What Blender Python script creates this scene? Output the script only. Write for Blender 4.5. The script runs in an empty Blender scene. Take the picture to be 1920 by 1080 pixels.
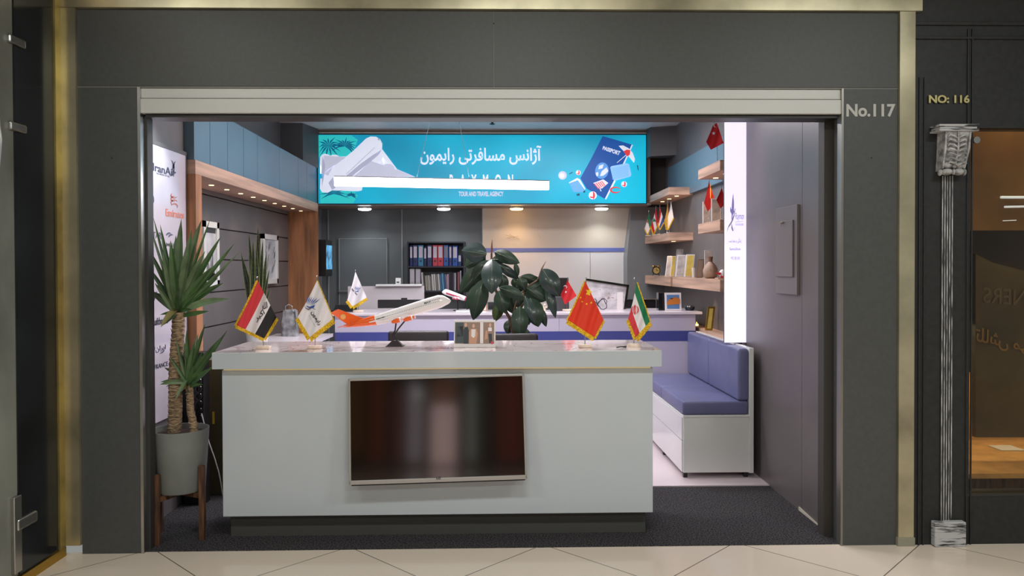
import bpy, bmesh, math, random
from mathutils import Vector, Matrix
random.seed(7)
S = bpy.context.scene
COL = S.collection
PI = math.pi
# ------------------------------------------------------------------ camera, world, exposure
F = 1420.0; YAW = 0.0218; PITCH = 0.0125; ROLL = -0.003; SHY = -22.0
CAMP = Vector((0, 0, 1.63))
camd = bpy.data.cameras.new('camera'); cam = bpy.data.objects.new('camera', camd); COL.objects.link(cam)
camd.sensor_width = 36; camd.lens = F / 1920 * 36; camd.shift_y = SHY / 1920; camd.clip_start = 0.02
R3 = Matrix.Rotation(-YAW, 3, 'Z') @ Matrix.Rotation(PI / 2 - PITCH, 3, 'X') @ Matrix.Rotation(ROLL, 3, 'Z')
cam.matrix_world = Matrix.Translation(CAMP) @ R3.to_4x4()
S.camera = cam
S.view_settings.view_transform = 'Standard'; S.view_settings.look = 'None'
S.view_settings.gamma = 1; S.view_settings.use_curve_mapping = False
S.view_settings.exposure = 0.0
W = bpy.data.worlds.new('world'); S.world = W; W.use_nodes = True
W.node_tree.nodes['Background'].inputs[0].default_value = (0.88, 0.90, 0.86, 1)
W.node_tree.nodes['Background'].inputs[1].default_value = 0.30
try: S.cycles.use_denoising = True
except Exception: pass

def area_light(name, loc, sx, sy, power, col=(1, 1, 1), rot=(0, 0, 0)):
    l = bpy.data.lights.new(name, 'AREA'); l.shape = 'RECTANGLE'; l.size = sx; l.size_y = sy
    l.energy = power; l.color = col
    o = bpy.data.objects.new(name, l); o.location = loc; o.rotation_euler = rot; COL.objects.link(o); return o
def spot_light(name, loc, power, col, ang=90, blend=.6, rot=(0, 0, 0), r=.03):
    l = bpy.data.lights.new(name, 'SPOT'); l.energy = power; l.color = col; l.spot_size = math.radians(ang); l.spot_blend = blend
    l.shadow_soft_size = r
    o = bpy.data.objects.new(name, l); o.location = loc; o.rotation_euler = rot; COL.objects.link(o); return o

# mall corridor ceiling lamps in front of the shop
for (x, y) in ((-2.6, 1.6), (0.2, 1.6), (2.9, 1.6), (-1.3, -1.6), (1.6, -1.6)):
    area_light('mall_lamp_light', (x, y, 3.66), 1.2, .3, 50, (.98, 1, .95))
# added, unseen lamps near the ceiling that brighten the counter and bench
area_light('shop_fill_light', (-.55, 5.7, 3.20), 1.2, .3, 42, (1, .94, .97))
area_light('shop_fill_light', (.85, 7.2, 3.20), 1.2, .3, 42, (1, .94, .97))

# ------------------------------------------------------------------ pixel helpers (photo pixel + real depth -> place)
def ray(px, py):
    return R3 @ Vector(((px - 960) / F, -(py - (540 + SHY)) / F, -1))
def at(px, py, Y):
    d = ray(px, py); return CAMP + d * (Y / d.y)
def atX(px, py, X):
    d = ray(px, py); return CAMP + d * (X / d.x)
def atZ(px, py, Z):
    d = ray(px, py); return CAMP + d * ((Z - CAMP.z) / d.z)

# ------------------------------------------------------------------ materials
def lin(c):
    c = c / 255.0
    return c / 12.92 if c <= .04045 else ((c + .055) / 1.055) ** 2.4
def rgb(c): return (lin(c[0]), lin(c[1]), lin(c[2]), 1)
MATS = {}
def mat(name, col, rough=.5, metal=0, emit=0, coat=0, noise=None, bump=None, spec=.5, stretch=None, col2=None):
    if name in MATS: return MATS[name]
    m = bpy.data.materials.new(name); m.use_nodes = True; MATS[name] = m
    nt = m.node_tree; b = nt.nodes['Principled BSDF']
    b.inputs['Base Color'].default_value = rgb(col); b.inputs['Roughness'].default_value = rough
    b.inputs['Metallic'].default_value = metal; b.inputs['Coat Weight'].default_value = coat
    b.inputs['Coat Roughness'].default_value = .06
    b.inputs['Specular IOR Level'].default_value = spec
    if emit:
        b.inputs['Emission Color'].default_value = rgb(col); b.inputs['Emission Strength'].default_value = emit
    nz = None
    if noise or bump:
        tc = nt.nodes.new('ShaderNodeTexCoord'); mp = nt.nodes.new('ShaderNodeMapping')
        nt.links.new(tc.outputs['Object'], mp.inputs[0])
        if stretch: mp.inputs['Scale'].default_value = stretch
        nz = nt.nodes.new('ShaderNodeTexNoise'); nt.links.new(mp.outputs[0], nz.inputs['Vector'])
        nz.inputs['Scale'].default_value = (noise or bump)[0]; nz.inputs['Detail'].default_value = 5
    if noise:
        rp = nt.nodes.new('ShaderNodeValToRGB'); a = noise[1]
        c1 = rgb([max(0, v * (1 - a)) for v in col]); c2 = rgb(col2) if col2 else rgb([min(255, v * (1 + a)) for v in col])
        rp.color_ramp.elements[0].color = c1; rp.color_ramp.elements[1].color = c2
        rp.color_ramp.elements[0].position = .35; rp.color_ramp.elements[1].position = .65
        nt.links.new(nz.outputs['Fac'], rp.inputs[0]); nt.links.new(rp.outputs[0], b.inputs['Base Color'])
        if emit: nt.links.new(rp.outputs[0], b.inputs['Emission Color'])
    if bump:
        if noise:
            n2 = nt.nodes.new('ShaderNodeTexNoise'); nt.links.new(mp.outputs[0], n2.inputs['Vector']); n2.inputs['Scale'].default_value = bump[0]
        else: n2 = nz
        bp = nt.nodes.new('ShaderNodeBump'); bp.inputs['Strength'].default_value = bump[1]; bp.inputs['Distance'].default_value = .01
        nt.links.new(n2.outputs['Fac'], bp.inputs['Height']); nt.links.new(bp.outputs[0], b.inputs['Normal'])
    return m
facade = mat('facade_grey', (73, 75, 75), .45, noise=(40, .03))
seamm = mat('seam_light', (120, 120, 116), .4)
wallg = mat('wall_grey', (108, 103, 104), .42, noise=(3, .03))
wallb = mat('back_wall_grey', (98, 102, 103), .45)
white = mat('white_laminate', (226, 226, 224), .18, coat=.3)
counterm = mat('counter_white', (188, 196, 204), .10, coat=.4)
shutw = mat('shutter_white', (205, 207, 204), .35)
brass = mat('brushed_brass', (190, 182, 154), .30, .75, noise=(2.2, .16), stretch=(1, 1, 1))
gold = mat('gold_metal', (196, 160, 70), .3, 1)
steel = mat('steel', (190, 190, 188), .3, 1)
darkal = mat('dark_aluminium', (70, 70, 68), .4, .6)
black = mat('black_plastic', (26, 25, 26), .4)
blackg = mat('black_gloss', (18, 20, 23), .12, coat=.5)
blackw = mat('black_lacquer', (36, 37, 38), .5, noise=(30, .12))
blue = mat('panel_blue', (98, 124, 140), .4, noise=(2, .03))
wood = mat('oak_wood', (198, 162, 140), .5, noise=(5, .16), stretch=(.6, .15, 3), bump=(20, .05))
woodr = mat('brown_wood', (158, 108, 74), .5, noise=(5, .18), stretch=(3, 3, .3), bump=(20, .05))
woodd = mat('dark_wood', (80, 52, 34), .6, noise=(18, .35), stretch=(3, 3, .4), bump=(30, .1))
navy = mat('stripe_blue', (70, 76, 146), .35)
leather = mat('leatherette', (104, 106, 144), .38, noise=(3, .05), bump=(120, .06))
redm = mat('red_cloth', (205, 30, 38), .7)
whitem = mat('white_cloth', (236, 230, 234), .7)
yellow = mat('yellow_print', (250, 205, 40), .6)
fringe_m = mat('gold_fringe', (232, 170, 24), .6, noise=(150, .25))
orange = mat('orange_paint', (238, 98, 28), .3, coat=.3)
whitep = mat('white_paint', (238, 232, 232), .25, coat=.3)
marble = mat('marble_base', (226, 206, 188), .3, noise=(20, .08))
greyp = mat('grey_print', (120, 118, 128), .6)
led = mat('led_white', (245, 250, 255), .5, emit=9)
downl = mat('downlight_white', (240, 248, 255), .5, emit=9)
downw = mat('downlight_warm', (255, 200, 110), .5, emit=9)
chrome = mat('chrome', (210, 210, 212), .15, 1)
ink = mat('print_dark', (60, 60, 75), .6)

def carpet_mat():
    m = mat('carpet', (62, 60, 62), .95, noise=(110, .6), bump=(300, .8), spec=.1); return m
def tile_mat():
    m = bpy.data.materials.new('mall_tile'); m.use_nodes = True; nt = m.node_tree; b = nt.nodes['Principled BSDF']
    tc = nt.nodes.new('ShaderNodeTexCoord'); mp = nt.nodes.new('ShaderNodeMapping'); nt.links.new(tc.outputs['Object'], mp.inputs[0])
    mp.inputs['Rotation'].default_value = (0, 0, PI / 4); mp.inputs['Location'].default_value = (.12, .2, 0)
    br = nt.nodes.new('ShaderNodeTexBrick'); nt.links.new(mp.outputs[0], br.inputs[0]); br.offset = 0
    br.inputs['Scale'].default_value = 1; br.inputs['Brick Width'].default_value = .8; br.inputs['Row Height'].default_value = .8
    br.inputs['Mortar Size'].default_value = .003; br.inputs['Mortar Smooth'].default_value = 0
    br.inputs['Color1'].default_value = rgb((238, 222, 206)); br.inputs['Color2'].default_value = rgb((232, 216, 200))
    br.inputs['Mortar'].default_value = rgb((110, 104, 96))
    nt.links.new(br.outputs[0], b.inputs['Base Color']); b.inputs['Roughness'].default_value = .09; return m
def marble_mat():
    m = bpy.data.materials.new('counter_marble'); m.use_nodes = True; nt = m.node_tree; b = nt.nodes['Principled BSDF']
    tc = nt.nodes.new('ShaderNodeTexCoord'); n = nt.nodes.new('ShaderNodeTexNoise'); nt.links.new(tc.outputs['Object'], n.inputs['Vector'])
    n.inputs['Scale'].default_value = 1.6; n.inputs['Detail'].default_value = 6; n.inputs['Distortion'].default_value = 1.5
    r = nt.nodes.new('ShaderNodeValToRGB'); nt.links.new(n.outputs['Fac'], r.inputs[0])
    e = r.color_ramp.elements; e[0].position = .485; e[0].color = rgb((244, 230, 231)); e[1].position = .515; e[1].color = rgb((244, 230, 231))
    k = e.new(.5); k.color = rgb((206, 172, 172))
    nt.links.new(r.outputs[0], b.inputs['Base Color']); b.inputs['Roughness'].default_value = .07; b.inputs['Coat Weight'].default_value = .4
    return m
MARB = marble_mat(); TILE = tile_mat(); CARPET = carpet_mat()

# ------------------------------------------------------------------ mesh helpers (world coordinates)
def NB(): return bmesh.new()
def box(bm, x0, x1, y0, y1, z0, z1, bev=0):
    if x0 > x1: x0, x1 = x1, x0
    if y0 > y1: y0, y1 = y1, y0
    if z0 > z1: z0, z1 = z1, z0
    r = bmesh.ops.create_cube(bm, size=1)
    for v in r['verts']:
        v.co = Vector(((x0 + x1) / 2 + v.co.x * (x1 - x0), (y0 + y1) / 2 + v.co.y * (y1 - y0), (z0 + z1) / 2 + v.co.z * (z1 - z0)))
    if bev:
        es = list({e for v in r['verts'] for e in v.link_edges})
        bmesh.ops.bevel(bm, geom=es, offset=bev, segments=3, affect='EDGES', profile=.5)
    return r
def tube(bm, pts, rad, n=10, cap=True, flat=1.0):
    pts = [Vector(p) for p in pts]
    if not hasattr(rad, '__len__'): rad = [rad] * len(pts)
    rings = []
    for i, p in enumerate(pts):
        t = (pts[min(i + 1, len(pts) - 1)] - pts[max(i - 1, 0)]).normalized()
        u = t.cross(Vector((0, 1, 0)))
        if u.length < .2: u = t.cross(Vector((1, 0, 0)))
        u.normalize(); w = t.cross(u)
        rings.append([bm.verts.new(p + (u * math.cos(a) + w * math.sin(a) * flat) * rad[i]) for a in [2 * PI * k / n for k in range(n)]])
    for a, b in zip(rings, rings[1:]):
        for k in range(n):
            bm.faces.new((a[k], a[(k + 1) % n], b[(k + 1) % n], b[k]))
    if cap:
        bm.faces.new(list(reversed(rings[0]))); bm.faces.new(rings[-1])
def lathe(bm, c, prof, n=32):
    rings = []
    for (r, z) in prof:
        rings.append([bm.verts.new((c[0] + r * math.cos(2 * PI * k / n), c[1] + r * math.sin(2 * PI * k / n), c[2] + z)) for k in range(n)])
    for a, b in zip(rings, rings[1:]):
        for k in range(n): bm.faces.new((a[k], a[(k + 1) % n], b[(k + 1) % n], b[k]))
    bm.faces.new(list(reversed(rings[0]))); bm.faces.new(rings[-1])
def ell(bm, c, rx, ry, rz, n=16):
    r = bmesh.ops.create_uvsphere(bm, u_segments=n, v_segments=max(6, n // 2), radius=1)
    for v in r['verts']: v.co = Vector((c[0] + v.co.x * rx, c[1] + v.co.y * ry, c[2] + v.co.z * rz))
def prism(bm, pts, vec):
    vec = Vector(vec); a = [bm.verts.new(p) for p in pts]; b = [bm.verts.new(Vector(p) + vec) for p in pts]; n = len(pts)
    f = [bm.faces.new(a), bm.faces.new(list(reversed(b)))]
    for k in range(n): bm.faces.new((a[(k + 1) % n], a[k], b[k], b[(k + 1) % n]))
    bmesh.ops.triangulate(bm, faces=[g for g in f if len(g.verts) > 4])
def poly(bm, pts):
    f = bm.faces.new([bm.verts.new(p) for p in pts])
    if len(pts) > 4: bmesh.ops.triangulate(bm, faces=[f])
def wloc(o):
    v = Vector((0, 0, 0))
    while o: v += o.location; o = o.parent
    return v
def obj(name, bm, m, parent=None, base=None, smooth=None, solid=0, fixn=True):
    if fixn: bmesh.ops.recalc_face_normals(bm, faces=bm.faces[:])
    if parent: O = wloc(parent)
    elif base is not None: O = Vector(base)
    else:
        xs = [v.co for v in bm.verts]
        O = Vector(((min(v.x for v in xs) + max(v.x for v in xs)) / 2, (min(v.y for v in xs) + max(v.y for v in xs)) / 2, min(v.z for v in xs)))
    bmesh.ops.translate(bm, verts=bm.verts[:], vec=-O)
    me = bpy.data.meshes.new(name); bm.to_mesh(me); bm.free()
    ms = m if isinstance(m, (list, tuple)) else [m]
    for q in ms: me.materials.append(q)
    o = bpy.data.objects.new(name, me); COL.objects.link(o)
    if parent: o.parent = parent
    else: o.location = O
    if smooth is not None:
        for p in me.polygons: p.use_smooth = True
        me.set_sharp_from_angle(angle=math.radians(smooth))
    if solid:
        md = o.modifiers.new('thickness', 'SOLIDIFY'); md.thickness = solid; md.offset = 1
    return o
def thing(name, label, cat, loc, group=None):
    o = bpy.data.objects.new(name, None); o.empty_display_size = .05; COL.objects.link(o); o.location = loc
    o['label'] = label; o['category'] = cat
    if group: o['group'] = group
    return o
def tag(o, label, cat, group=None, kind=None):
    o['label'] = label; o['category'] = cat
    if group: o['group'] = group
    if kind: o['kind'] = kind
    return o
def struct(name, bm, m, parent=None, **k):
    o = obj(name, bm, m, parent, **k)
    if not parent: o['kind'] = 'structure'
    return o
def B(*a, bev=0):
    bm = NB(); box(bm, *a, bev=bev); return bm

# text -------------------------------------------------------------
ISO = {'ا': (0xFE8D, 0xFE8E), 'آ': (0xFE81, 0xFE82), 'ب': (0xFE8F,), 'ت': (0xFE95,), 'د': (0xFEA9, 0xFEAA), 'ر': (0xFEAD, 0xFEAE), 'ژ': (0xFB8A, 0xFB8B),
       'س': (0xFEB1,), 'ف': (0xFED1,), 'ل': (0xFEDD,), 'م': (0xFEE1,), 'ن': (0xFEE5,), 'و': (0xFEED, 0xFEEE), 'ی': (0xFBFC,), 'ه': (0xFEE9,), 'ک': (0xFED9,),
       'گ': (0xFB92,), 'ش': (0xFEB5,), 'ز': (0xFEAF, 0xFEB0)}
def fa(s):
    out = []
    for w in s.split(' '):
        r = []
        for i, c in enumerate(w):
            f = ISO[c]; prev = i > 0 and len(ISO[w[i - 1]]) == 1; nxt = i < len(w) - 1
            r.append(chr(f[1] if prev else f[0]) if len(f) == 2 else chr(f[0] + (3 if prev and nxt else 2 if nxt else 1 if prev else 0)))
        out.append(''.join(reversed(r)))
    return ' '.join(reversed(out))
def text_uv(body, bold=0, spacing=1.0):
    c = bpy.data.curves.new('lettering', 'FONT'); c.body = body; c.size = 1; c.offset = bold; c.resolution_u = 4; c.space_character = spacing
    o = bpy.data.objects.new('lettering', c); COL.objects.link(o); bpy.context.view_layer.update()
    me = bpy.data.meshes.new_from_object(o)
    co = [v.co.copy() for v in me.vertices]; fs = [tuple(p.vertices) for p in me.polygons]
    bpy.data.objects.remove(o); bpy.data.curves.remove(c); bpy.data.meshes.remove(me)
    x0 = min(v.x for v in co); x1 = max(v.x for v in co); y0 = min(v.y for v in co); y1 = max(v.y for v in co)
    return [((v.x - x0) / (x1 - x0), (v.y - y0) / (y1 - y0)) for v in co], fs
def text_map(bm, body, fn, bold=0, spacing=1.0):
    uv, fs = text_uv(body, bold, spacing)
    vs = [bm.verts.new(fn(u, v)) for u, v in uv]
    for f in fs:
        try: bm.faces.new([vs[i] for i in f])
        except ValueError: pass
def bil(Q, u, v):   # Q px quad: bottom-left, bottom-right, top-right, top-left
    a = [Q[0][i] * (1 - u) + Q[1][i] * u for i in (0, 1)]; b = [Q[3][i] * (1 - u) + Q[2][i] * u for i in (0, 1)]
    return a[0] * (1 - v) + b[0] * v, a[1] * (1 - v) + b[1] * v
def text_q(bm, body, Q, surf, bold=0, spacing=1.0):
    text_map(bm, body, lambda u, v: surf(*bil(Q, u, v)), bold, spacing)
def rectq(x0, y0, x1, y1): return ((x0, y1), (x1, y1), (x1, y0), (x0, y0))

# ================================================================== THE SETTING
GY = 4.35
TOPZ = 3.095; SHZ1 = 2.655
struct('floor', B(-6, 7, -9, GY + .02, -.05, 0), TILE)
struct('floor_carpet', B(-2.3, 2.4, GY + .02, 5.54, -.05, .004), CARPET)
floorw = mat('shop_tile', (226, 210, 214), .1)
struct('floor_shop', B(-2.6, 2.4, 5.54, 9.8, -.05, .012), floorw)
struct('ceiling', B(-2.6, 2.4, 4.5, 9.8, 3.26, 3.32), mat('ceiling_white', (206, 208, 210), .5))
struct('ceiling_mall', B(-6, 7, -9, GY + .3, 3.72, 3.8), mat('mall_ceiling', (150, 150, 146), .6))
# side walls of the shop
bm = NB(); box(bm, -2.42, -2.17, GY + .15, 5.34, 0, 3.26)
struct('wall_left', bm, wallg)
bm = NB()
zs = [0, .32, .59, .86, 1.13, 1.42, 1.70, 1.97, 2.24, 2.80]
for a, b in zip(zs, zs[1:]): box(bm, -2.55, -2.42, 5.34, 9.8, a + .006, b - .006)
box(bm, -2.58, -2.45, 5.34, 9.8, 0, 3.26); box(bm, -2.56, -2.42, 5.34, 9.05, 2.80, 3.26)
struct('wall_left_rear', bm, wallg)
bm = NB()
box(bm, 2.02, 2.2, GY + .22, 4.945, 0, 3.26); box(bm, 2.02, 2.2, 4.95, 6.16, 0, 3.26); box(bm, 2.03, 2.2, 4.94, 4.96, 0, 3.26)
struct('wall_right', bm, mat('right_wall_panel', (104, 97, 98), .38, noise=(3, .03)))
struct('wall_right_rear', B(2.1, 2.25, 6.1, 9.8, 0, 3.26), wallg)
struct('wall_back', B(-2.6, 2.4, 9.65, 9.8, 0, 3.26), wallb)
for k, px in enumerate((616, 754, 905)):
    p = at(px, 500, 9.64)
    struct('trim_%d' % (k + 1), B(p.x - .008, p.x + .008, 9.635, 9.65, 0, 2.36), mat('seam_metal', (150, 155, 156), .4, .3))
# blue fascia panels on both side walls, one panel per board
seams = [at(357, 260, 5.34).x]
ys = [5.34]
for px in (394, 427, 457, 483, 524, 559, 575): ys.append(atX(px, 330, -2.10).y)
ys.append(9.0)
bm = NB()
for a, b in zip(ys, ys[1:]): box(bm, -2.40, -2.10, a + .004, b - .004, 2.385, 2.80)
box(bm, -2.40, -2.106, 5.345, 8.99, 2.39, 2.795)
struct('wall_left_fascia', bm, blue)
struct('wall_right_fascia', B(2.06, 2.1, 6.17, 9.02, 2.40, 2.80), blue)
# corner duct casings
bm = NB(); prism(bm, [(-2.42, 8.62, 2.80), (-2.17, 8.62, 2.80), (-2.08, 9.0, 2.80), (-2.42, 9.0, 2.80)], (0, 0, .46))
struct('wall_left_duct_casing', bm, mat('casing_dark', (84, 82, 84), .5))
bm = NB(); prism(bm, [(2.1, 8.75, 2.92), (1.82, 8.85, 2.92), (1.80, 9.0, 2.92), (2.1, 9.0, 2.92)], (0, 0, .34))
struct('wall_right_duct_casing', bm, mat('casing_dark', (84, 82, 84), .5))
# bulkhead that carries the sign
bm = NB(); box(bm, -2.2, 1.86, 9.06, 9.64, 2.363, 3.26); 
struct('ceiling_bulkhead', bm, mat('bulkhead_taupe', (150, 128, 112), .5))
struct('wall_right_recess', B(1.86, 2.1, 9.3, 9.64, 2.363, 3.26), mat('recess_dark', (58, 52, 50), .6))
struct('trim_4', B(-2.2, 1.86, 9.00, 9.08, 3.195, 3.225), mat('trim_pale', (214, 206, 196), .4))
struct('trim_5', B(-2.2, 1.86, 9.0, 9.06, 2.363, 2.385), steel)
# rear right column
pl = at(1176, 480, 9.35); prr = at(1207, 480, 9.35)
bm = NB(); prism(bm, [(at(1184, 400, 9.35).x, 9.35, 2.363), (at(1176, 480, 9.35).x, 9.35, 1.75), (pl.x, 9.35, 0), (2.1, 9.35, 0), (2.1, 9.35, 2.363)], (0, .29, 0))
struct('wall_back_column', bm, mat('column_grey', (128, 130, 132), .5))
# cream and white cladding on the back wall
x0 = at(905, 430, 9.6).x; x1 = at(1181, 430, 9.6).x
zA = at(1000, 391, 9.6).z; zB = at(1000, 465, 9.6).z; zC = at(1000, 472, 9.6).z
bm = NB(); prism(bm, [(x0, 9.50, zA), (x0, 9.62, zB), (x0, 9.65, zB), (x0, 9.65, zA)], (x1 - x0, 0, 0))
struct('wall_back_cladding_upper', bm, mat('cream_panel', (222, 208, 190), .45, noise=(2, .02)))
struct('trim_6', B(x0 + .04, x1 - .02, 9.61, 9.65, zC, zB), mat('stripe_pale_blue', (104, 114, 180), .4))
bm = NB(); xm = at(1107, 500, 9.6).x; box(bm, x0 + .04, xm - .002, 9.62, 9.65, 0.0, zC); box(bm, xm + .002, x1 - .03, 9.62, 9.65, 0, zC)
struct('wall_back_cladding_lower', bm, mat('white_panel', (220, 214, 212), .4))
# pencil scuffs on the cream panel
bm = NB()
for (a, b, h) in (((948, 441), (965, 446), .012), ((955, 440), (974, 449), .010), ((950, 446), (972, 443), .008), ((1008, 438), (1016, 449), .004)):
    p = at(*a, 9.56); q = at(*b, 9.56); d = Vector((0, 0, h)); poly(bm, [p, q, q + d * .6, p + d * .4])
sc = obj('scuff_mark', bm, mat('scuff', (150, 140, 124), .8), None)
sc['kind'] = 'structure'; sc.name = 'wall_back_scuffs'
# access door in the back wall
p = at(636, 448, 9.6); q = at(725, 600, 9.6)
bm = B(p.x, q.x, 9.62, 9.645, .02, p.z); d1 = struct('door_1', bm, wallb)
bm = NB()
box(bm, p.x - .012, p.x, 9.615, 9.645, .02, p.z); box(bm, p.x - .012, q.x + .006, 9.615, 9.645, p.z, p.z + .008); box(bm, q.x, q.x + .008, 9.615, 9.645, .02, p.z)
obj('door_frame', bm, mat('seam_metal', (150, 155, 156), .4, .3), d1)
p = at(637, 546, 9.6); q = at(652, 549, 9.6); bm = NB(); tube(bm, [(p.x, 9.62, p.z), (p.x, 9.56, p.z)], .012); tube(bm, [(p.x, 9.56, p.z), (p.x + .14, 9.56, p.z - .003)], .014)
obj('door_handle', bm, steel, d1, smooth=40)

# ---------------- shop front (facade)
xL = -2.36; xR = 2.335; oL = -2.025; oR = 2.015
xm = at(926, 90, GY).x
bm = NB(); box(bm, xL, xm - .002, GY, GY + .1, SHZ1 + .005, TOPZ, bev=.002); box(bm, xm + .002, xR, GY, GY + .1, SHZ1 + .005, TOPZ, bev=.002)
struct('wall_front_header', bm, facade)
bm = NB(); box(bm, xL, oL, GY, GY + .12, 0.0, SHZ1 - .003, bev=.002); struct('wall_front_left', bm, facade)
bm = NB(); box(bm, oR, xR, GY, GY + .12, 0.0, SHZ1 - .003, bev=.002); struct('wall_front_right', bm, facade)
struct('trim_7', B(xL, xR, GY + .004, GY + .1, SHZ1 - .003, SHZ1 + .005), seamm)
struct('trim_8', B(xm - .002, xm + .002, GY + .003, GY + .1, SHZ1, TOPZ), seamm)
struct('wall_front_upper', B(-2.6, 2.6, GY + .1, 4.62, 2.52, 3.6), darkal)
# door rails at both jambs
bm = NB(); box(bm, oL, oL + .016, GY - .005, GY + .05, 0, SHZ1); struct('trim_9', bm, steel)
bm = NB(); box(bm, oR - .012, oR, GY - .005, GY + .05, 0, SHZ1); struct('trim_10', bm, mat('aluminium_rail', (150, 146, 140), .35, .8))
struct('trim_11', B(-2.17, oL, GY + .12, GY + .15, 0, 2.5), black)
struct('trim_12', B(1.965, 2.2, GY + .14, GY + .22, 0, 2.5), mat('track_dark', (64, 60, 56), .6))
struct('trim_13', B(oL - .0, oL + .03, GY + .05, GY + .12, 0, 2.5), mat('track_dark2', (50, 50, 50), .5))
# warm light gap strip at the foot of the right wall
bm = NB(); prism(bm, [(2.018, 4.60, .0), (2.018, 4.98, .0), (2.018, 4.98, .028), (2.018, 4.62, .008)], (-.006, 0, 0))
struct('baseboard_right', bm, mat('pale_filler', (200, 190, 175), .6))
# brass surround
topb = 3.19
struct('trim_14', B(-2.45, xL, GY - .02, GY + .1, .055, topb), brass)
struct('trim_15', B(xR, 2.425, GY - .02, GY + .1, .05, topb), brass)
struct('trim_16', B(-2.6, 2.46, GY - .03, GY + .1, TOPZ, topb), brass)
struct('trim_17', B(-2.6, 2.46, GY - .06, GY + .1, topb, 3.34), mat('gold_brown', (158, 150, 122), .35, .75))
bm = NB(); box(bm, 2.33, 2.43, GY - .025, GY + .1, 0, .05); struct('baseboard_front', bm, mat('mortar', (150, 146, 130), .8))
for (px, py, k) in ((210, 296, 18), (1634, 296, 19), (926, 44, 20)):
    p = at(px, py, GY); bm = NB(); lathe(bm, (0, 0, 0), [(.004, 0), (.004, .003), (.002, .004)], 8)
    bmesh.ops.rotate(bm, verts=bm.verts[:], cent=(0, 0, 0), matrix=Matrix.Rotation(PI / 2, 3, 'X')); bmesh.ops.translate(bm, verts=bm.verts[:], vec=p)
    struct('trim_%d' % k, bm, black)

# shutter box above the opening
a = at(264, 165, GY); b = at(1583, 216, GY)
sh = thing('roller_shutter_box', 'long white roller shutter box across the top of the shop opening', 'shutter box', (0, GY + .02, 2.50))
bm = NB(); box(bm, oL + .012, oR, GY + .012, GY + .16, 2.595, 2.652, bev=.004); obj('upper_rail', bm, shutw, sh)
bm = NB(); box(bm, oL + .012, oR, GY + .004, GY + .16, 2.51, 2.592, bev=.004); obj('lower_slat', bm, shutw, sh)
bm = NB(); box(bm, oL + .03, oR - .01, GY + .03, GY + .16, 2.49, 2.51); obj('rubber_seal', bm, black, sh)

# number lettering
def decal(name, parts, parent=None, label=None, cat=None, base=None, group=None):
    pass
surfF = lambda x, y: at(x, y, GY - .004)
def raised(name, body, Q, surf, m, label, cat, bold=.02, depth=.004, spacing=1.0, parent=None):
    bm = NB(); text_q(bm, body, Q, surf, bold, spacing)
    r = bmesh.ops.extrude_face_region(bm, geom=bm.faces[:])
    bmesh.ops.translate(bm, verts=[v for v in r['geom'] if isinstance(v, bmesh.types.BMVert)], vec=(0, depth, 0))
    o = obj(name, bm, m, parent)
    if label: tag(o, label, cat)
    return o
raised('shop_number', 'No.117', rectq(1587, 195, 1679, 219), surfF, mat('number_grey', (190, 190, 186), .5), 'light grey raised shop number No.117 on the right grey pillar', 'shop number', .03)
raised('shop_number', 'NO: 116', rectq(1742, 178, 1818, 193), lambda x, y: at(x, y, GY - .0145), mat('number_gold', (206, 196, 140), .4, .5), 'small gold shop number NO: 116 on the black front next door', 'shop number', .03)

# ---------------- neighbour on the left: wall returning towards the camera
XW = -2.45
struct('wall_left_mall', B(XW - .15, XW, 3.93, GY + .02, .05, 3.34), mat('glossy_black_stone', (30, 34, 36), .15, noise=(2, .3)))
struct('baseboard_left', B(XW - .15, XW + .012, 1.2, GY - .02, 0, .05), gold)
struct('trim_21', B(XW - .15, XW + .01, 4.275, GY - .02, .05, 3.2), mat('gold_strip', (184, 166, 104), .3, .8, noise=(4, .15)))
struct('trim_22', B(XW - .15, XW + .01, 1.2, GY, 3.2, 3.34), gold)
gdm = mat('frosted_glass', (112, 114, 106), .22, noise=(1.6, .2), coat=.2, stretch=(1, 1, .7))
gd = thing('glass_door', 'frosted grey glass door panel on the far left edge of the photo', 'glass door', (XW, 3.0, .06))
obj('pane', B(XW - .012, XW, 1.6, 3.915, .06, 3.19), gdm, gd)
for (py) in (91, 247):
    p = atX(55, py, XW); bm = NB(); box(bm, XW - .02, XW + .02, 3.87, 4.0, p.z - .02, p.z + .022, bev=.008); obj('hinge_clip', bm, steel, gd)
p = atX(60, 968, XW); bm = NB(); box(bm, XW - .02, XW + .025, 3.88, 4.05, p.z - .03, p.z + .03, bev=.012); box(bm, XW - .02, XW + .02, 3.86, 3.92, p.z - .24, p.z + .15, bev=.004)
obj('lower_clamp', bm, steel, gd)
# handle at left frame edge
bm = NB(); zt = atX(3, 190, XW).z; zb = atX(3, 345, XW).z
tube(bm, [(XW + .0, 3.74, zt), (XW + .03, 3.74, zt), (XW + .05, 3.74, (zt + zb) / 2), (XW + .03, 3.74, zb), (XW, 3.74, zb)], .006)
obj('door_handle', bm, steel, gd, smooth=50)

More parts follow.
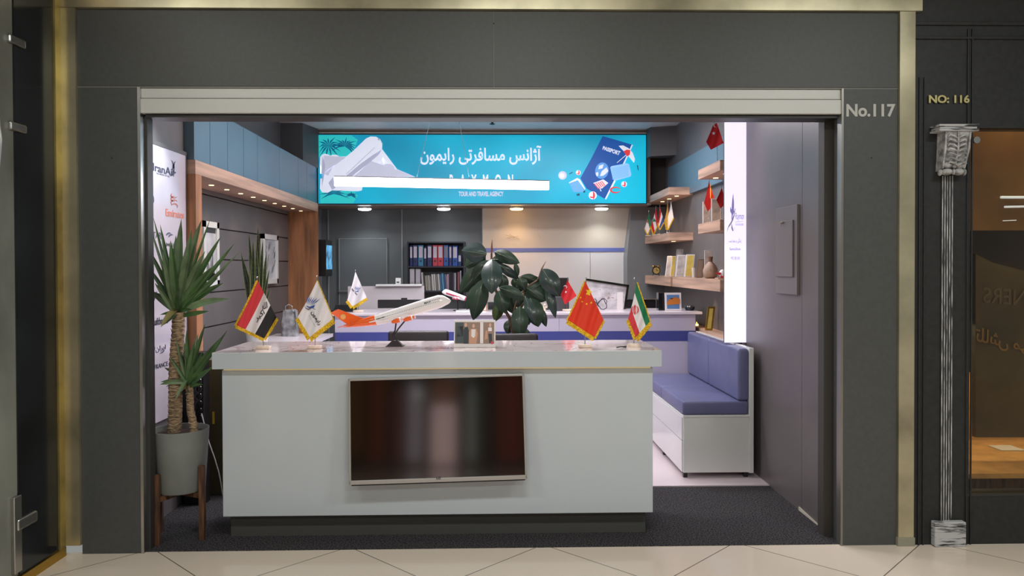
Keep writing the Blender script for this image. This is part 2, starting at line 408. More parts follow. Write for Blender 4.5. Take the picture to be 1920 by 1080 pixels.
# ---------------- neighbour on the right
struct('wall_right_mall', (lambda bm: (box(bm, 2.425, 2.70 + .06, GY, GY + .12, 0, 3.34), box(bm, 2.76, 4.2, GY, GY + .12, at(1860, 240, GY).z, 3.34), box(bm, 2.76, 4.2, GY, GY + .12, 0, at(1860, 927, GY).z), bm)[-1])(NB()), blackw)
bm = NB()
for px in (1722, 1731, 1812, 1820):
    p = at(px, 600, GY); box(bm, p.x - .004, p.x + .004, GY - .01, GY, 0.0, 2.72 if px < 1800 else 3.0, bev=.002)
box(bm, 2.43, 4.0, GY - .012, GY, 3.02, 3.04, bev=.002); box(bm, 2.43, 4.0, GY - .012, GY, 2.94, 2.955, bev=.002)
struct('trim_23', bm, blackw)
zt = at(1860, 243, GY).z; zb = at(1860, 925, GY).z
win = struct('window_1', B(2.745, 4.15, GY + .02, GY + .028, zb, zt), None or mat('window_glass', (255, 255, 255), .02))
gm = MATS['window_glass']; gb = gm.node_tree.nodes['Principled BSDF']; gb.inputs['Transmission Weight'].default_value = 1; gb.inputs['IOR'].default_value = 1.3
gb.inputs['Base Color'].default_value = (.9, .85, .75, 1)
bm = NB(); 
box(bm, 2.735, 2.75, GY - .004, GY + .04, zb, zt); box(bm, 2.735, 4.2, GY - .004, GY + .04, zb - .015, zb); obj('window_frame', bm, darkal, win)
bm = NB(); p = at(1833, 262, GY); tube(bm, [(p.x, GY + .02, p.z), (p.x, GY + .005, p.z)], .02, 20); obj('glass_clamp', bm, steel, win, smooth=40)
# shop display next door behind the glass; boards and letters stand for its reflections
DY = 4.75
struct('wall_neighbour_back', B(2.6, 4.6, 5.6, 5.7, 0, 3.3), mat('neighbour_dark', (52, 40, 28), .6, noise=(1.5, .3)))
struct('wall_neighbour_side', B(2.45, 2.6, GY + .12, 5.7, 0, 3.3), mat('neighbour_dark', (52, 40, 28), .6))
struct('ceiling_neighbour', B(2.45, 4.6, GY + .12, 5.7, 3.3, 3.36), blackw)
tagz = at(1860, 432, DY).z
tag(obj('window_reflection_upper', B(2.75, 4.4, DY, DY + .04, tagz, 3.0), mat('reflection_orange', (130, 94, 48), .5, noise=(1.2, .18))), 'orange brown board standing in for a reflection in the window next door', 'board')  # orange-brown reflection in the pane, built as a coloured board behind it
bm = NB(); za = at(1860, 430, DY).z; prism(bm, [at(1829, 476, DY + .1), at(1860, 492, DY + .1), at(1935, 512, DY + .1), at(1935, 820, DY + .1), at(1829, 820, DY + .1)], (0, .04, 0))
tag(obj('window_reflection_lower', bm, mat('reflection_olive', (86, 72, 44), .5, noise=(2, .2))), 'dark olive panel standing in for the darker window reflection next door', 'panel')  # darker part of the pane's reflection, built as a coloured panel
zc = at(1860, 835, DY).z
dsk = thing('display_counter', 'tan display counter low behind the window next door', 'counter', (3.4, 5.0, 0))
obj('worktop', B(2.62, 4.4, GY + .2, 5.5, zb + .03, zb + .06), mat('tan_top', (206, 160, 96), .35, noise=(8, .08)), dsk)
obj('body', B(2.66, 4.36, GY + .25, 5.45, 0, zb + .03), woodd, dsk)
obj('backsplash', B(2.62, 4.4, 5.44, 5.48, zb + .06, zb + .55), mat('tan_top', (206, 160, 96), .35), dsk)
area_light('neighbour_lamp', (3.3, 4.65, 3.0), .8, .15, 9, (1, .8, .5))
area_light('neighbour_lamp', (3.3, 5.1, 1.25), .8, .15, 5, (1, .8, .5))
papm = mat('paper_white', (225, 225, 218), .5)
for k, (x0_, x1_, y0_) in enumerate(((1897, 1925, 838), (1895, 1930, 896))):
    p = at(x0_, y0_, 5.0)
    o = tag(obj('paper_sheet', B(p.x, p.x + .16, 4.7 + .4 * (1 - k), 4.85 + .4 * (1 - k), zb + .06 + .001, zb + .066), papm), ('white paper sheet farther back on the tan counter next door', 'white paper sheet near the glass on the tan counter next door')[k], 'paper')
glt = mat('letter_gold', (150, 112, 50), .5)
bm = NB(); surfD = lambda x, y: at(x, y, DY + .09)  # lettering reflected in the pane, modelled behind it
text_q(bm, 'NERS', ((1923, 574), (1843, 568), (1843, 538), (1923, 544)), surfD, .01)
o = obj('reflected_lettering', bm, mat('letter_dim', (110, 92, 66), .5), solid=.002); tag(o, 'dim mirrored capital letters, a window reflection modelled on the dark panel next door', 'lettering')
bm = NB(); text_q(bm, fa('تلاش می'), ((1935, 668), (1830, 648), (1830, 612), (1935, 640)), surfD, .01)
o = obj('reflected_script', bm, glt, solid=.002); tag(o, 'gold mirrored script, a window reflection modelled low on the dark panel next door', 'lettering')
for k, (xa, ya, xb_, yb, r) in enumerate(((1876, 370, 1935, 370, .010), (1883, 388, 1935, 387, .008), (1880, 414, 1905, 413, .003))):
    bm = NB(); tube(bm, [at(xa, ya, DY - r * .8), at(xb_, yb, DY - r * .8)], r * .8)
    tag(obj('light_tube', bm, mat('tube_soft', (205, 215, 225), .4, emit=.7)), ('topmost white light tube before the orange reflection board next door', 'middle white light tube before the orange reflection board next door', 'thin short lowest light tube before the orange reflection board next door')[k], 'light tube', 'light tubes next door')

# ornamental column on the black front
def streak():
    m = bpy.data.materials.new('streaked_paint'); m.use_nodes = True; nt = m.node_tree; b = nt.nodes['Principled BSDF']
    tc = nt.nodes.new('ShaderNodeTexCoord'); mp = nt.nodes.new('ShaderNodeMapping'); nt.links.new(tc.outputs['Object'], mp.inputs[0])
    n = nt.nodes.new('ShaderNodeTexNoise'); nt.links.new(mp.outputs[0], n.inputs['Vector']); n.inputs['Scale'].default_value = 14; n.inputs['Detail'].default_value = 8
    r = nt.nodes.new('ShaderNodeValToRGB'); nt.links.new(n.outputs['Fac'], r.inputs[0])
    r.color_ramp.elements[0].position = .38; r.color_ramp.elements[0].color = rgb((40, 40, 42)); r.color_ramp.elements[1].position = .5; r.color_ramp.elements[1].color = rgb((190, 190, 192))
    nt.links.new(r.outputs[0], b.inputs['Base Color']); b.inputs['Roughness'].default_value = .5
    return m, mp
stk, mp = streak(); mp.inputs['Scale'].default_value = (1.2, 1, .12)
stk2, mp2 = streak(); mp2.inputs['Scale'].default_value = (.7, 1, 6)
stone = mat('carved_stone_paint', (158, 157, 157), .6, noise=(25, .25), bump=(60, .5))
cp = at(1774, 980, GY)
col_ = thing('ornamental_column', 'black and white painted relief column with carved capital on the black front', 'column', (cp.x, GY, 0))
bm = NB(); zt = at(1774, 330, GY).z; zb2 = at(1774, 975, GY).z
xa = at(1763, 600, GY).x; xb_ = at(1786, 600, GY).x; n = 5
for k in range(n):
    xx = xa + (k + .5) * (xb_ - xa) / n; tube(bm, [(xx, GY - .004, zb2), (xx, GY - .004, zt)], (xb_ - xa) / n * .27, 8)
obj('fluting', bm, mat('flute_white', (128, 128, 130), .5, noise=(22, .62), stretch=(4, 1, .45)), col_, smooth=60)
obj('shaft', B(xa, xb_, GY - .006, GY, zb2, zt), blackw, col_)
a = at(1745, 975, GY); b = at(1803, 1026, GY)
bm = NB(); box(bm, a.x, b.x, GY - .045, GY, .0, a.z, bev=.006); obj('plinth', bm, stk2, col_)
a = at(1743, 238, GY); b = at(1816, 251, GY); bm = NB(); h = (a.z - b.z) / 3
for k, s in enumerate((0, .008, .0)): box(bm, a.x + s, b.x - s, GY - .10 + s, GY, b.z + h * k, b.z + h * (k + 1) - .001, bev=.003)
obj('abacus', bm, stk2, col_)
# carved bracket
cap = NB(); top = at(1780, 251, GY).z; bot = at(1774, 330, GY).z; H = top - bot; cx = at(1778, 290, GY).x
prism(cap, [(cx - .066, GY - .085, top), (cx + .080, GY - .085, top), (cx + .074, GY - .06, top - H * .45), (cx + .058, GY - .05, bot + H * .1), (cx - .075, GY - .05, bot + H * .1), (cx - .068, GY - .06, top - H * .45)], (0, .09, 0))
ob = obj('capital_body', cap, stone, col_)
bm = NB()
tube(bm, [(cx + .006, GY - .088, top), (cx + .004, GY - .09, top - H * .4), (cx - .006, GY - .075, bot + H * .2)], [.005, .005, .006], 8)
for s in (-1, 1):
    tube(bm, [(cx + s * .07 + .006, GY - .086, top), (cx + s * .068, GY - .086, top - H * .4), (cx + s * .062 - .006, GY - .06, bot + H * .15)], .006, 8)
    for k in range(7):
        zz = top - .02 - k * H * .105
        tube(bm, [(cx + .004, GY - .086, zz - .02), (cx + s * .025 + .003, GY - .092, zz - .006), (cx + s * .045, GY - .09, zz), (cx + s * .054, GY - .088, zz - .012)], [.003, .006, .006, .002], 7)
    ell(bm, (cx + s * .034 - .008, GY - .055, bot + H * .07), .032, .03, .02, 14)
    ell(bm, (cx + s * .035 - .006, GY - .06, bot + H * .22), .028, .025, .018, 14)
    ell(bm, (cx + s * .07 - .008, GY - .05, bot + H * .06), .010, .02, .02, 10)
ell(bm, (cx - .006, GY - .066, bot + H * .2), .014, .016, .014, 10); ell(bm, (cx - .006, GY - .06, bot + H * .07), .009, .016, .018, 10)
obj('acanthus_carving', bm, stone, col_, smooth=60)

# ---------------- opposite side of the mall, seen only in reflections
struct('wall_opposite', B(-6, 7, -7.2, -7, 0, 3.8), mat('opp_wall', (70, 64, 58), .5))
k = 24
for (x, w, z0_, z1_, c, e) in ((-3.0, .45, .2, 1.9, (120, 80, 40), .9), (-2.45, .35, .1, 2.2, (130, 60, 30), 1.0), (-2.0, .12, .1, 1.6, (150, 60, 50), 1.2), (-1.68, .26, .1, 1.7, (190, 180, 185), 2.0), (-1.08, .5, .05, 1.25, (235, 200, 195), 3.0), (-1.08, .5, 1.3, 1.75, (170, 110, 80), 1.2),
                           (-.5, .16, .1, 1.6, (170, 180, 170), 1.8), (-.1, .3, .1, 2.0, (60, 50, 46), .5), (.30, .5, .1, 1.9, (140, 60, 50), 1.1), (.85, .2, .1, 1.9, (120, 100, 60), .9), (1.9, .5, .1, 2.2, (180, 120, 60), .7), (3.0, .5, .1, 2.2, (140, 130, 60), .7),
                           (-5, 1.2, .1, 2.5, (190, 130, 60), .7), (4.5, 1.2, .1, 2.5, (190, 150, 90), .7)):
    struct('window_%d' % k, B(x - w / 2, x + w / 2, -7.0, -6.96, z0_, z1_), mat('opp_%d' % k, c, .5, emit=e * 1.0)); k += 1
for (x, z) in ((-.92, 1.95), (-.62, 1.9), (-1.6, 1.45)):
    bm = NB(); tube(bm, [(x - .13, -6.93, z + .01), (x + .13, -6.93, z - .01)], .02); tag(obj('light_tube', bm, mat('mall_led', (235, 245, 240), .5, emit=4)), 'short white light tube on the shopfront across the mall, ' + ('lowest one' if z < 1.6 else 'topmost one' if z > 1.92 else 'rightmost one'), 'light tube', 'tubes across the mall')
for (x, y) in ((-2.6, 1.6), (0.2, 1.6), (2.9, 1.6), (-1.3, -1.6), (1.6, -1.6), (-.9, -4.6), (1.0, -5.2), (2.4, -4.6)):
    o = obj('ceiling_lamp', B(x - .6, x + .6, y - .08, y + .08, 3.68, 3.72), mat('mall_led', (235, 245, 240), .5, emit=4))
    tag(o, 'linear white lamp on the mall ceiling, %s and %s' % ('left side' if x < -1 else 'right side' if x > 2 else 'middle', 'nearest the shop' if y > 0 else 'second row back' if y > -3 else 'far row at x %s' % ('centre left' if x < 0 else 'centre right')), 'ceiling lamp', 'linear lamps on the mall ceiling')

# ================================================================== SHOP FITTINGS
# ---- front counter
cx0 = at(417, 800, 4.53).x; cx1 = at(1224, 800, 4.53).x; tx0 = at(397, 670, 4.48).x; tx1 = at(1241, 670, 4.48).x
ct = thing('reception_counter', 'large glossy white reception counter with thick marble look top in front', 'counter', ((cx0 + cx1) / 2, 4.85, 0))
ZT = 1.13; ZU = at(800, 694, 4.48).z
obj('body', B(cx0, cx1, 4.53, 5.05, at(800, 965, 4.53).z, ZU - .0, bev=.002), counterm, ct)
bm = NB(); box(bm, tx0, tx1, 4.48, 5.14, ZU + .012, ZT - .001, bev=.002); obj('top_slab', bm, counterm, ct)
obj('marble_surface', B(tx0 + .002, tx1 - .002, 4.482, 5.138, ZT - .002, ZT), MARB, ct)
obj('light_strip', B(cx0 + .02, cx1 - .02, 4.50, 4.53, ZU + .003, ZU + .012), mat('warm_strip', (255, 232, 180), .4, emit=.14), ct)
obj('plinth', B(at(433, 985, 4.6).x, at(1210, 985, 4.6).x, 4.60, 5.0, .004, at(800, 965, 4.53).z), mat('plinth_grey', (72, 72, 70), .6), ct)

# ---- television on the counter front
c = at(821.5, 801, 4.5); tw = .518; th = .305
tvroll = math.radians(1.35); tvt = math.radians(-6.2)
def rotbm(bm, c, a, ax='Y'): bmesh.ops.rotate(bm, verts=bm.verts[:], cent=c, matrix=Matrix.Rotation(a, 3, ax))
tv = thing('television', 'wide silver framed flat television mounted slightly crooked on the counter front', 'television', (c.x, 4.5, c.z - th))
bm = NB(); y0 = 4.47
box(bm, c.x - tw, c.x + tw, y0, y0 + .05, c.z - th - .003, c.z - th + .022, bev=.003); box(bm, c.x - tw, c.x + tw, y0, y0 + .05, c.z + th - .014, c.z + th, bev=.003)
box(bm, c.x - tw, c.x - tw + .012, y0, y0 + .05, c.z - th, c.z + th, bev=.003); box(bm, c.x + tw - .012, c.x + tw, y0, y0 + .05, c.z - th, c.z + th, bev=.003)
rotbm(bm, c, -tvroll); rotbm(bm, (c.x, 4.50, c.z + th), tvt, 'X'); obj('bezel', bm, mat('tv_silver', (176, 174, 172), .35, .5), tv)
bm = B(c.x - tw + .01, c.x + tw - .01, y0 + .006, y0 + .02, c.z - th + .02, c.z + th - .012); rotbm(bm, c, -tvroll); rotbm(bm, (c.x, 4.50, c.z + th), tvt, 'X')
scr = obj('screen', bm, mat('tv_screen', (16, 13, 10), .085, spec=.85), tv)
bm = B(c.x - tw * .98, c.x + tw * .98, y0 + .02, y0 + .045, c.z - th - .012, c.z + th - .01); rotbm(bm, c, -tvroll); rotbm(bm, (c.x, 4.50, c.z + th), tvt, 'X'); obj('back_housing', bm, black, tv)
bm = NB(); text_q(bm, 'LG', rectq(818, 895, 826, 899), lambda x, y: at(x, y, y0 - .068), .03); obj('logo', bm, ink, tv, solid=.001)

# ---- sofa bench
sx0 = 1.43; sx1 = 1.966; sy0 = 5.72; sy1 = 7.26
sf = thing('bench_sofa', 'white box bench with violet blue cushions along the right wall', 'bench', ((sx0 + sx1) / 2, 6.5, .012))
bm = NB(); box(bm, sx0, sx1 - .035, sy0 + .006, sy1, .055, .49, bev=.003); obj('base_box', bm, white, sf)
bm = NB(); zg = .30
box(bm, sx0 - .012, sx0, sy0 + .02, sy1, .06, zg - .003); box(bm, sx0 - .012, sx0, sy0 + .02, sy1, zg + .003, .475); obj('drawer_front', bm, white, sf)
bm = NB(); box(bm, sx1 - .035, sx1, sy0, sy1, .05, 1.005, bev=.003); box(bm, sx0 - .005, sx1 - .03, sy0, sy1, .478, .495, bev=.003); obj('side_panel', bm, white, sf)
for k in range(2):
    a, b_ = (sy0 + .008, 6.47) if k == 0 else (6.475, sy1 - .01)
    bm = NB(); box(bm, sx0 - .008, 1.925, a, b_, .496, .60, bev=.018); o = obj('seat_cushion', bm, leather, sf, smooth=40)
    a, b_ = (sy0 + .006, 6.53) if k == 0 else (6.535, sy1 - .01)
    bm = NB(); box(bm, 1.845, 1.93, a, b_, .602, 1.0, bev=.02); obj('back_cushion', bm, leather, sf, smooth=40)
for y in (sy0 + .03, 6.45, 7.2):
    for x in (sx0 + .005, 1.90):
        obj('foot', B(x, x + .03, y, y + .03, .0125, .058), black, sf)

# ---- rear desk
RX0 = at(628, 600, 7.3).x; RX1 = at(1304, 600, 7.3).x; RZ = 1.19
rd = thing('service_desk', 'long white rear service desk with a blue horizontal stripe', 'desk', ((RX0 + RX1) / 2, 7.6, .012))
bm = NB(); box(bm, RX0 - .02, RX1 + .06, 7.27, 7.95, RZ - .025, RZ, bev=.003); obj('worktop', bm, mat('desk_top_white', (222, 212, 220), .2), rd)
z1 = at(900, 622, 7.3).z; z0 = at(900, 641, 7.3).z
bm = NB(); xs = at(1048, 600, 7.3).x
box(bm, RX0, xs - .002, 7.3, 7.33, z1, RZ - .025); box(bm, xs + .002, RX1, 7.3, 7.33, z1, RZ - .025); box(bm, RX0, RX1, 7.3, 7.33, .012, z0); box(bm, RX1 - .03, RX1, 7.33, 7.95, .012, RZ - .025); box(bm, RX0, RX0 + .03, 7.33, 7.95, .012, RZ - .025)
obj('body', bm, mat('desk_lilac_white', (196, 188, 208), .3), rd)
obj('stripe', B(RX0, RX1, 7.296, 7.33, z0, z1), navy, rd)

# white partition and tray behind the desk
pa = at(652, 537, 8.25); pb = at(795, 537, 8.25)
pt = tag(obj('desk_screen', B(pa.x, pb.x, 8.25, 8.30, .012, pa.z, bev=.003), mat('screen_white', (206, 198, 202), .4)), 'plain white upright desk screen behind the rear desk, below the back door', 'partition')
a = at(706, 536, 8.27); b = at(792, 532, 8.27)
tag(obj('white_tray', B(a.x, b.x, 8.2, 8.40, pa.z, pa.z + .022, bev=.006), white), 'long flat white tray on top of the white desk screen', 'tray')
a = at(742, 536, 8.3)
bt = thing('white_box', 'small white box with dark marking standing on the white desk screen tray', 'box', (a.x + .03, 8.3, pa.z + .022))
obj('body', B(a.x, a.x + .055, 8.28, 8.33, pa.z + .0225, pa.z + .09, bev=.004), white, bt)
obj('label', B(a.x + .012, a.x + .042, 8.278, 8.28, pa.z + .035, pa.z + .05), ink, bt)

# ---- illuminated wall column (lightbox)
LX0 = 1.845; LX1 = at(1402, 440, 6.06).x; LY = 6.06
lb = thing('lightbox_column', 'tall glowing white lightbox column with violet bird logo on the right wall', 'lightbox', ((LX0 + LX1) / 2, LY, 1.012))
obj('casing', B(LX0, 2.1, LY + .004, LY + .03, 1.012, 3.2), mat('right_wall_panel', (104, 97, 98), .38), lb)
LBM = mat('lightbox_face', (232, 226, 255), .4, emit=1.0)
lbf = obj('lit_face', B(LX0, LX1 - .012, LY, LY + .004, 1.014, 3.19), LBM, lb)
obj('edge_strip', B(LX1 - .012, LX1, LY - .004, LY + .004, 1.014, 3.19), mat('lightbox_edge', (190, 200, 250), .4, emit=.8), lb)
SL = lambda x, y: at(x, y, LY - .002)
vio = mat('logo_violet', (150, 138, 205), .5, emit=.45); grp = mat('logo_grey', (150, 146, 172), .5, emit=.4)
bm = NB()
def ppoly(bm, pts, s): poly(bm, [s(*p) for p in pts])
ppoly(bm, [(1374.5, 362), (1376.3, 380), (1376.2, 398), (1374, 404), (1372.6, 412), (1371.4, 411), (1371.8, 402), (1369, 396), (1369, 387), (1371.5, 393), (1372.5, 378)], SL)
obj('bird_wing', bm, vio, lbf, solid=.0006)
bm = NB()
ppoly(bm, [(1380, 391), (1379, 392), (1377.5, 398), (1377.3, 404), (1375, 412), (1371, 420), (1366, 427), (1363.5, 434), (1362.4, 440), (1363.6, 431), (1366, 423), (1370.5, 416), (1373.5, 408), (1376, 402), (1376.4, 396), (1378.5, 391)], SL)
ppoly(bm, [(1371.6, 420), (1371.2, 428), (1373, 433), (1375, 433), (1377.6, 427), (1377, 427), (1375, 431.6), (1373.4, 431.8), (1372, 427), (1372.3, 420)], SL)
obj('bird_body', bm, grp, lbf, solid=.0006)
bm = NB(); text_q(bm, 'Raymon', rectq(1379, 399, 1395, 415), SL, .0); ppoly(bm, [(1379, 416), (1395, 414.5), (1395, 415), (1379, 416.7)], SL)
text_q(bm, 'TOUR & TRAVEL AGENCY', rectq(1379, 419, 1394.5, 423), SL, .0)
text_q(bm, fa('زندگی در سفر است'), rectq(1366, 447, 1390, 456), SL, .01)
text_q(bm, 'Raymon24.com', rectq(1368, 464, 1388.5, 471), SL, .01)
text_q(bm, '+98 21 88 24 00', rectq(1370, 481, 1387, 487), SL, .0)
obj('lettering', bm, mat('logo_text', (140, 132, 180), .5, emit=.35), lbf, solid=.0006)

# ---- electrical cabinet door on the right wall
ca = atX(1500, 383, 2.02); cb = atX(1460, 387, 2.02); cz0 = atX(1498, 553, 2.02).z
ec = thing('cabinet_door', 'flat grey service cabinet door with key on the right wall', 'cabinet door', (2.02, (ca.y + cb.y) / 2, cz0))
gpm = mat('cabinet_grey', (112, 106, 107), .4)
bm = NB(); box(bm, 2.0, 2.02, ca.y, cb.y, cz0, ca.z, bev=.002); obj('frame', bm, gpm, ec)
bm = NB(); box(bm, 1.988, 2.0, ca.y + .05, cb.y - .03, cz0 + .12, ca.z - .10, bev=.002); obj('door_leaf', bm, gpm, ec)
p = atX(1467, 417, 1.985); bm = NB(); tube(bm, [(1.99, p.y, p.z), (1.975, p.y, p.z)], .009); box(bm, 1.968, 1.972, p.y - .035, p.y + .02, p.z - .004, p.z + .004); box(bm, 1.968, 1.972, p.y - .01, p.y - .004, p.z - .025, p.z); obj('key', bm, chrome, ec)

# ---- left wooden frame with spots
wf = thing('wooden_portal_frame', 'big oak portal frame with small spotlights along the left wall', 'wooden frame', (-2.2, 7.1, 0.98))
fx0, fx1 = -2.42, -2.09
zt_, zb_ = 2.385, 2.285
bm = NB(); box(bm, fx0, fx1, 5.34, 9.0, zb_, zt_, bev=.003); obj('top_beam', bm, wood, wf)
obj('near_post', B(fx0, fx1, 5.34, 5.45, .0, zb_), woodr, wf)
obj('far_post', B(fx0, fx1, 8.90, 9.0, .0, zb_), woodr, wf)
spm = mat('spot_warm', (255, 225, 170), .4, emit=2.5)
for k in range(10):
    y = 5.72 + k * .345
    bm = NB(); lathe(bm, (-2.25, y, zb_ - .004), [(.019, 0), (.020, .004)], 16); sp = obj('spot_lamp', bm, spm, wf)
    if k % 2 == 0: spot_light('beam_spot', (-2.25, y, zb_ - .01), 3.0, (1, .78, .5), 100, .8)
# left wall end TV
bm = NB(); tvs = thing('wall_screen', 'small blue lit screen at the far end of the left wall', 'screen', (-2.1, 9.3, 1.5))
ta = at(598, 450, 9.2); 
obj('housing', B(-2.2, -2.02, 9.08, 9.42, at(605, 518, 9.2).z, ta.z, bev=.004), black, tvs)
obj('screen', B(-2.022, -2.016, 9.10, 9.40, at(605, 505, 9.2).z, at(605, 460, 9.2).z), mat('screen_blue', (20, 90, 170), .3, emit=.8, noise=(6, .8), col2=(110, 190, 240)), tvs)
struct('wall_left_end', B(-2.6, -2.2, 9.0, 9.65, 0, 2.363), mat('column_grey', (128, 130, 132), .5))

# ---- banner with airline names
by0 = atX(274, 300, -2.155).y; by1 = 5.33
bz1 = atX(300, 275, -2.155).z
bn = thing('airline_banner', 'tall white glossy banner printed with airline logos on the left wall', 'banner', (-2.16, 4.9, .5))
BX = -2.15; SB = lambda x, y: atX(x, y, BX + .002)
bnm = mat('banner_print', (214, 204, 216), .12, noise=(1.2, .06), coat=.3)
bz0 = atX(300, 790, BX).z; zst = atX(310, 655, BX).z; yst = atX(307, 700, BX).y
bm = NB(); box(bm, BX - .015, BX, GY + .16, 5.32, bz0, bz1); obj('sheet', bm, bnm, bn)
bm = NB(); box(bm, BX - .018, BX + .004, GY + .16, 5.33, bz1, bz1 + .025); box(bm, BX - .018, BX + .002, 5.318, 5.33, bz0, bz1); obj('frame', bm, mat('frame_grey', (96, 92, 94), .4), bn)
logos = [('IranAir', (287, 305, 330, 320), (60, 66, 90), .015, 4), ('THE AIRLINE OF THE', (293, 323, 318, 326), (110, 110, 130), 0, 4), ('Emirates', (311, 391, 345, 405), (212, 130, 112), .02, 0),
         ('QATAR', (274, 433, 303, 448), (90, 90, 100), .01, 0), ('Mahan', (312, 455, 337, 462), (90, 92, 86), .01, 0), ('Lufthansa', (287, 597, 315, 611), (60, 62, 76), .02, 0),
         ('AIR FRANCE', (277, 688, 315, 697), (70, 72, 90), .015, 0), (fa('ایران'), (292, 650, 311, 662), (60, 62, 110), .01, 0)]
for (t, r_, c_, bd, k_) in logos:
    sl = .0
    bm = NB(); x0, y0_, x1, y1_ = r_
    f = lambda x, y: (500 + (y - 500) * (929 - x) / (929 - x0))     # keep level lines running into depth
    Q = ((x0, y1_), (x1, f(x1, y1_)), (x1, f(x1, y0_)), (x0, y0_))
    text_q(bm, t, Q, SB, bd); obj('lettering', bm, mat('ink_%d_%d_%d' % c_, c_, .5), bn, solid=.0006)
bm = NB()
def arc_band(bm, cx, cy, r0, r1, a0, a1, w, s, n=14):
    for k in range(n):
        t0, t1 = a0 + (a1 - a0) * k / n, a0 + (a1 - a0) * (k + 1) / n
        w0 = w * math.sin(PI * k / n) + .2; w1 = w * math.sin(PI * (k + 1) / n) + .2
        P_ = lambda t, d: (cx + (r0 + d) * math.cos(t), cy + (r1 + d) * math.sin(t))
        ppoly(bm, [P_(t0, -w0 / 2), P_(t0, w0 / 2), P_(t1, w1 / 2), P_(t1, -w1 / 2)], s)
arc_band(bm, 318, 315, 8, 16, -1.2, 1.4, 3, SB); arc_band(bm, 332, 316, 7, 14, 2.2, 4.4, 3, SB)
arc_band(bm, 281, 603, 5, 8, 0, 6.28, .8, SB); arc_band(bm, 281, 603, 2.5, 4, .5, 4, .8, SB)
arc_band(bm, 283, 652, 7, 17, 0, 6.28, .8, SB); arc_band(bm, 286, 648, 5, 14, .2, 2.9, 2, SB); arc_band(bm, 300, 652, 9, 10, .3, 1.6, 2, SB)
arc_band(bm, 285, 372, 3, 10, -.5, 2, 3, SB); arc_band(bm, 318, 444, 6, 7, 3.4, 5.2, 3, SB); arc_band(bm, 322, 447, 6, 7, 3.4, 5.2, 3, SB); arc_band(bm, 298, 565, 8, 20, 3.2, 4.4, 2.5, SB)
obj('logo', bm, mat('logo_slate', (90, 92, 118), .5), bn, solid=.0006)
bm = NB(); 
for k in range(4): arc_band(bm, 327, 366 + k * 7, 6, 5, .4 + k, 4 + k, 2.2, SB)
obj('logo', bm, mat('logo_rust', (180, 110, 100), .5), bn, solid=.0006)
bm = NB(); arc_band(bm, 345, 628, 6, 20, 2.4, 4.2, 5, SB); obj('logo', bm, mat('logo_blue', (110, 130, 190), .5), bn, solid=.0006)
spot_light('banner_fill_light', (-1.75, 4.75, 2.70), 26, (.85, .95, 1), 75, .8, rot=(0, math.radians(38), 0))  # added unseen spot, soft stand-in for the glare on the banner

# ---- black speaker box behind the plant
bk = thing('black_speaker_cabinet', 'black upright cabinet with cable chain behind the potted yucca', 'cabinet', (-2.0, 5.1, 0))
bm = NB(); box(bm, -2.145, -2.0, 5.22, 5.33, .005, 1.05, bev=.006); obj('body', bm, black, bk)
bm = NB()
for k in range(9):
    z = .55 + k * .05; x = -2.03; 
    tube(bm, [(x + .02 * math.cos(t), 5.212, z + .022 * math.sin(t)) for t in [2 * PI * q / 10 for q in range(11)]], .005, 6)
obj('cable_chain', bm, blackg, bk, smooth=50)
# ---- side cabinet along left wall (top visible between the flags)
sc_ = thing('side_cabinet', 'low grey side cabinet with white top along the left wall behind the counter', 'cabinet', (-2.0, 6.4, .004))
x_a = at(383, 800, 5.34).x
obj('body', B(-2.09, -1.78, 5.46, 7.25, .013, .97), mat('cabinet_taupe', (92, 86, 64), .45), sc_)
obj('end_panel', B(-2.085, at(417, 800, 5.36).x - .0, 5.45, 5.459, .005, .97), mat('cabinet_taupe', (92, 86, 64), .45), sc_)
obj('worktop', B(-2.085, -1.55, 5.453, 7.25, .97, 1.0), mat('desk_top_white', (222, 212, 220), .2), sc_)
obj('yellow_edge', B(at(389, 790, 5.35).x, at(392, 790, 5.35).x + .002, 5.44, 5.45, at(390, 800, 5.35).z, at(390, 777, 5.35).z), mat('yellow_tape', (226, 190, 60), .5), sc_)
for k, (x0_, y0_, sx_, sy_, r_, c_) in enumerate(((-2.05, 5.62, .21, .297, .15, (190, 205, 230)), (-1.86, 5.50, .21, .297, -.15, (225, 220, 226)), (-1.66, 5.80, .12, .2, .0, (150, 175, 215)))):
    bm = B(x0_ + .02, x0_ + sx_, y0_, y0_ + sy_, 1.0 + .0015 * k, 1.006 + .0015 * k + .004); rotbm(bm, (x0_ + .1, y0_ + .15, 1), r_, 'Z')
    tag(obj('brochure', bm, mat('brochure_%d' % k, c_, .3)), ('pale blue brochure nearest the wooden post on the side cabinet', 'white brochure in the middle on the side cabinet', 'mid blue brochure beside the counter on the side cabinet')[k], 'brochure', 'brochures on the side cabinet')

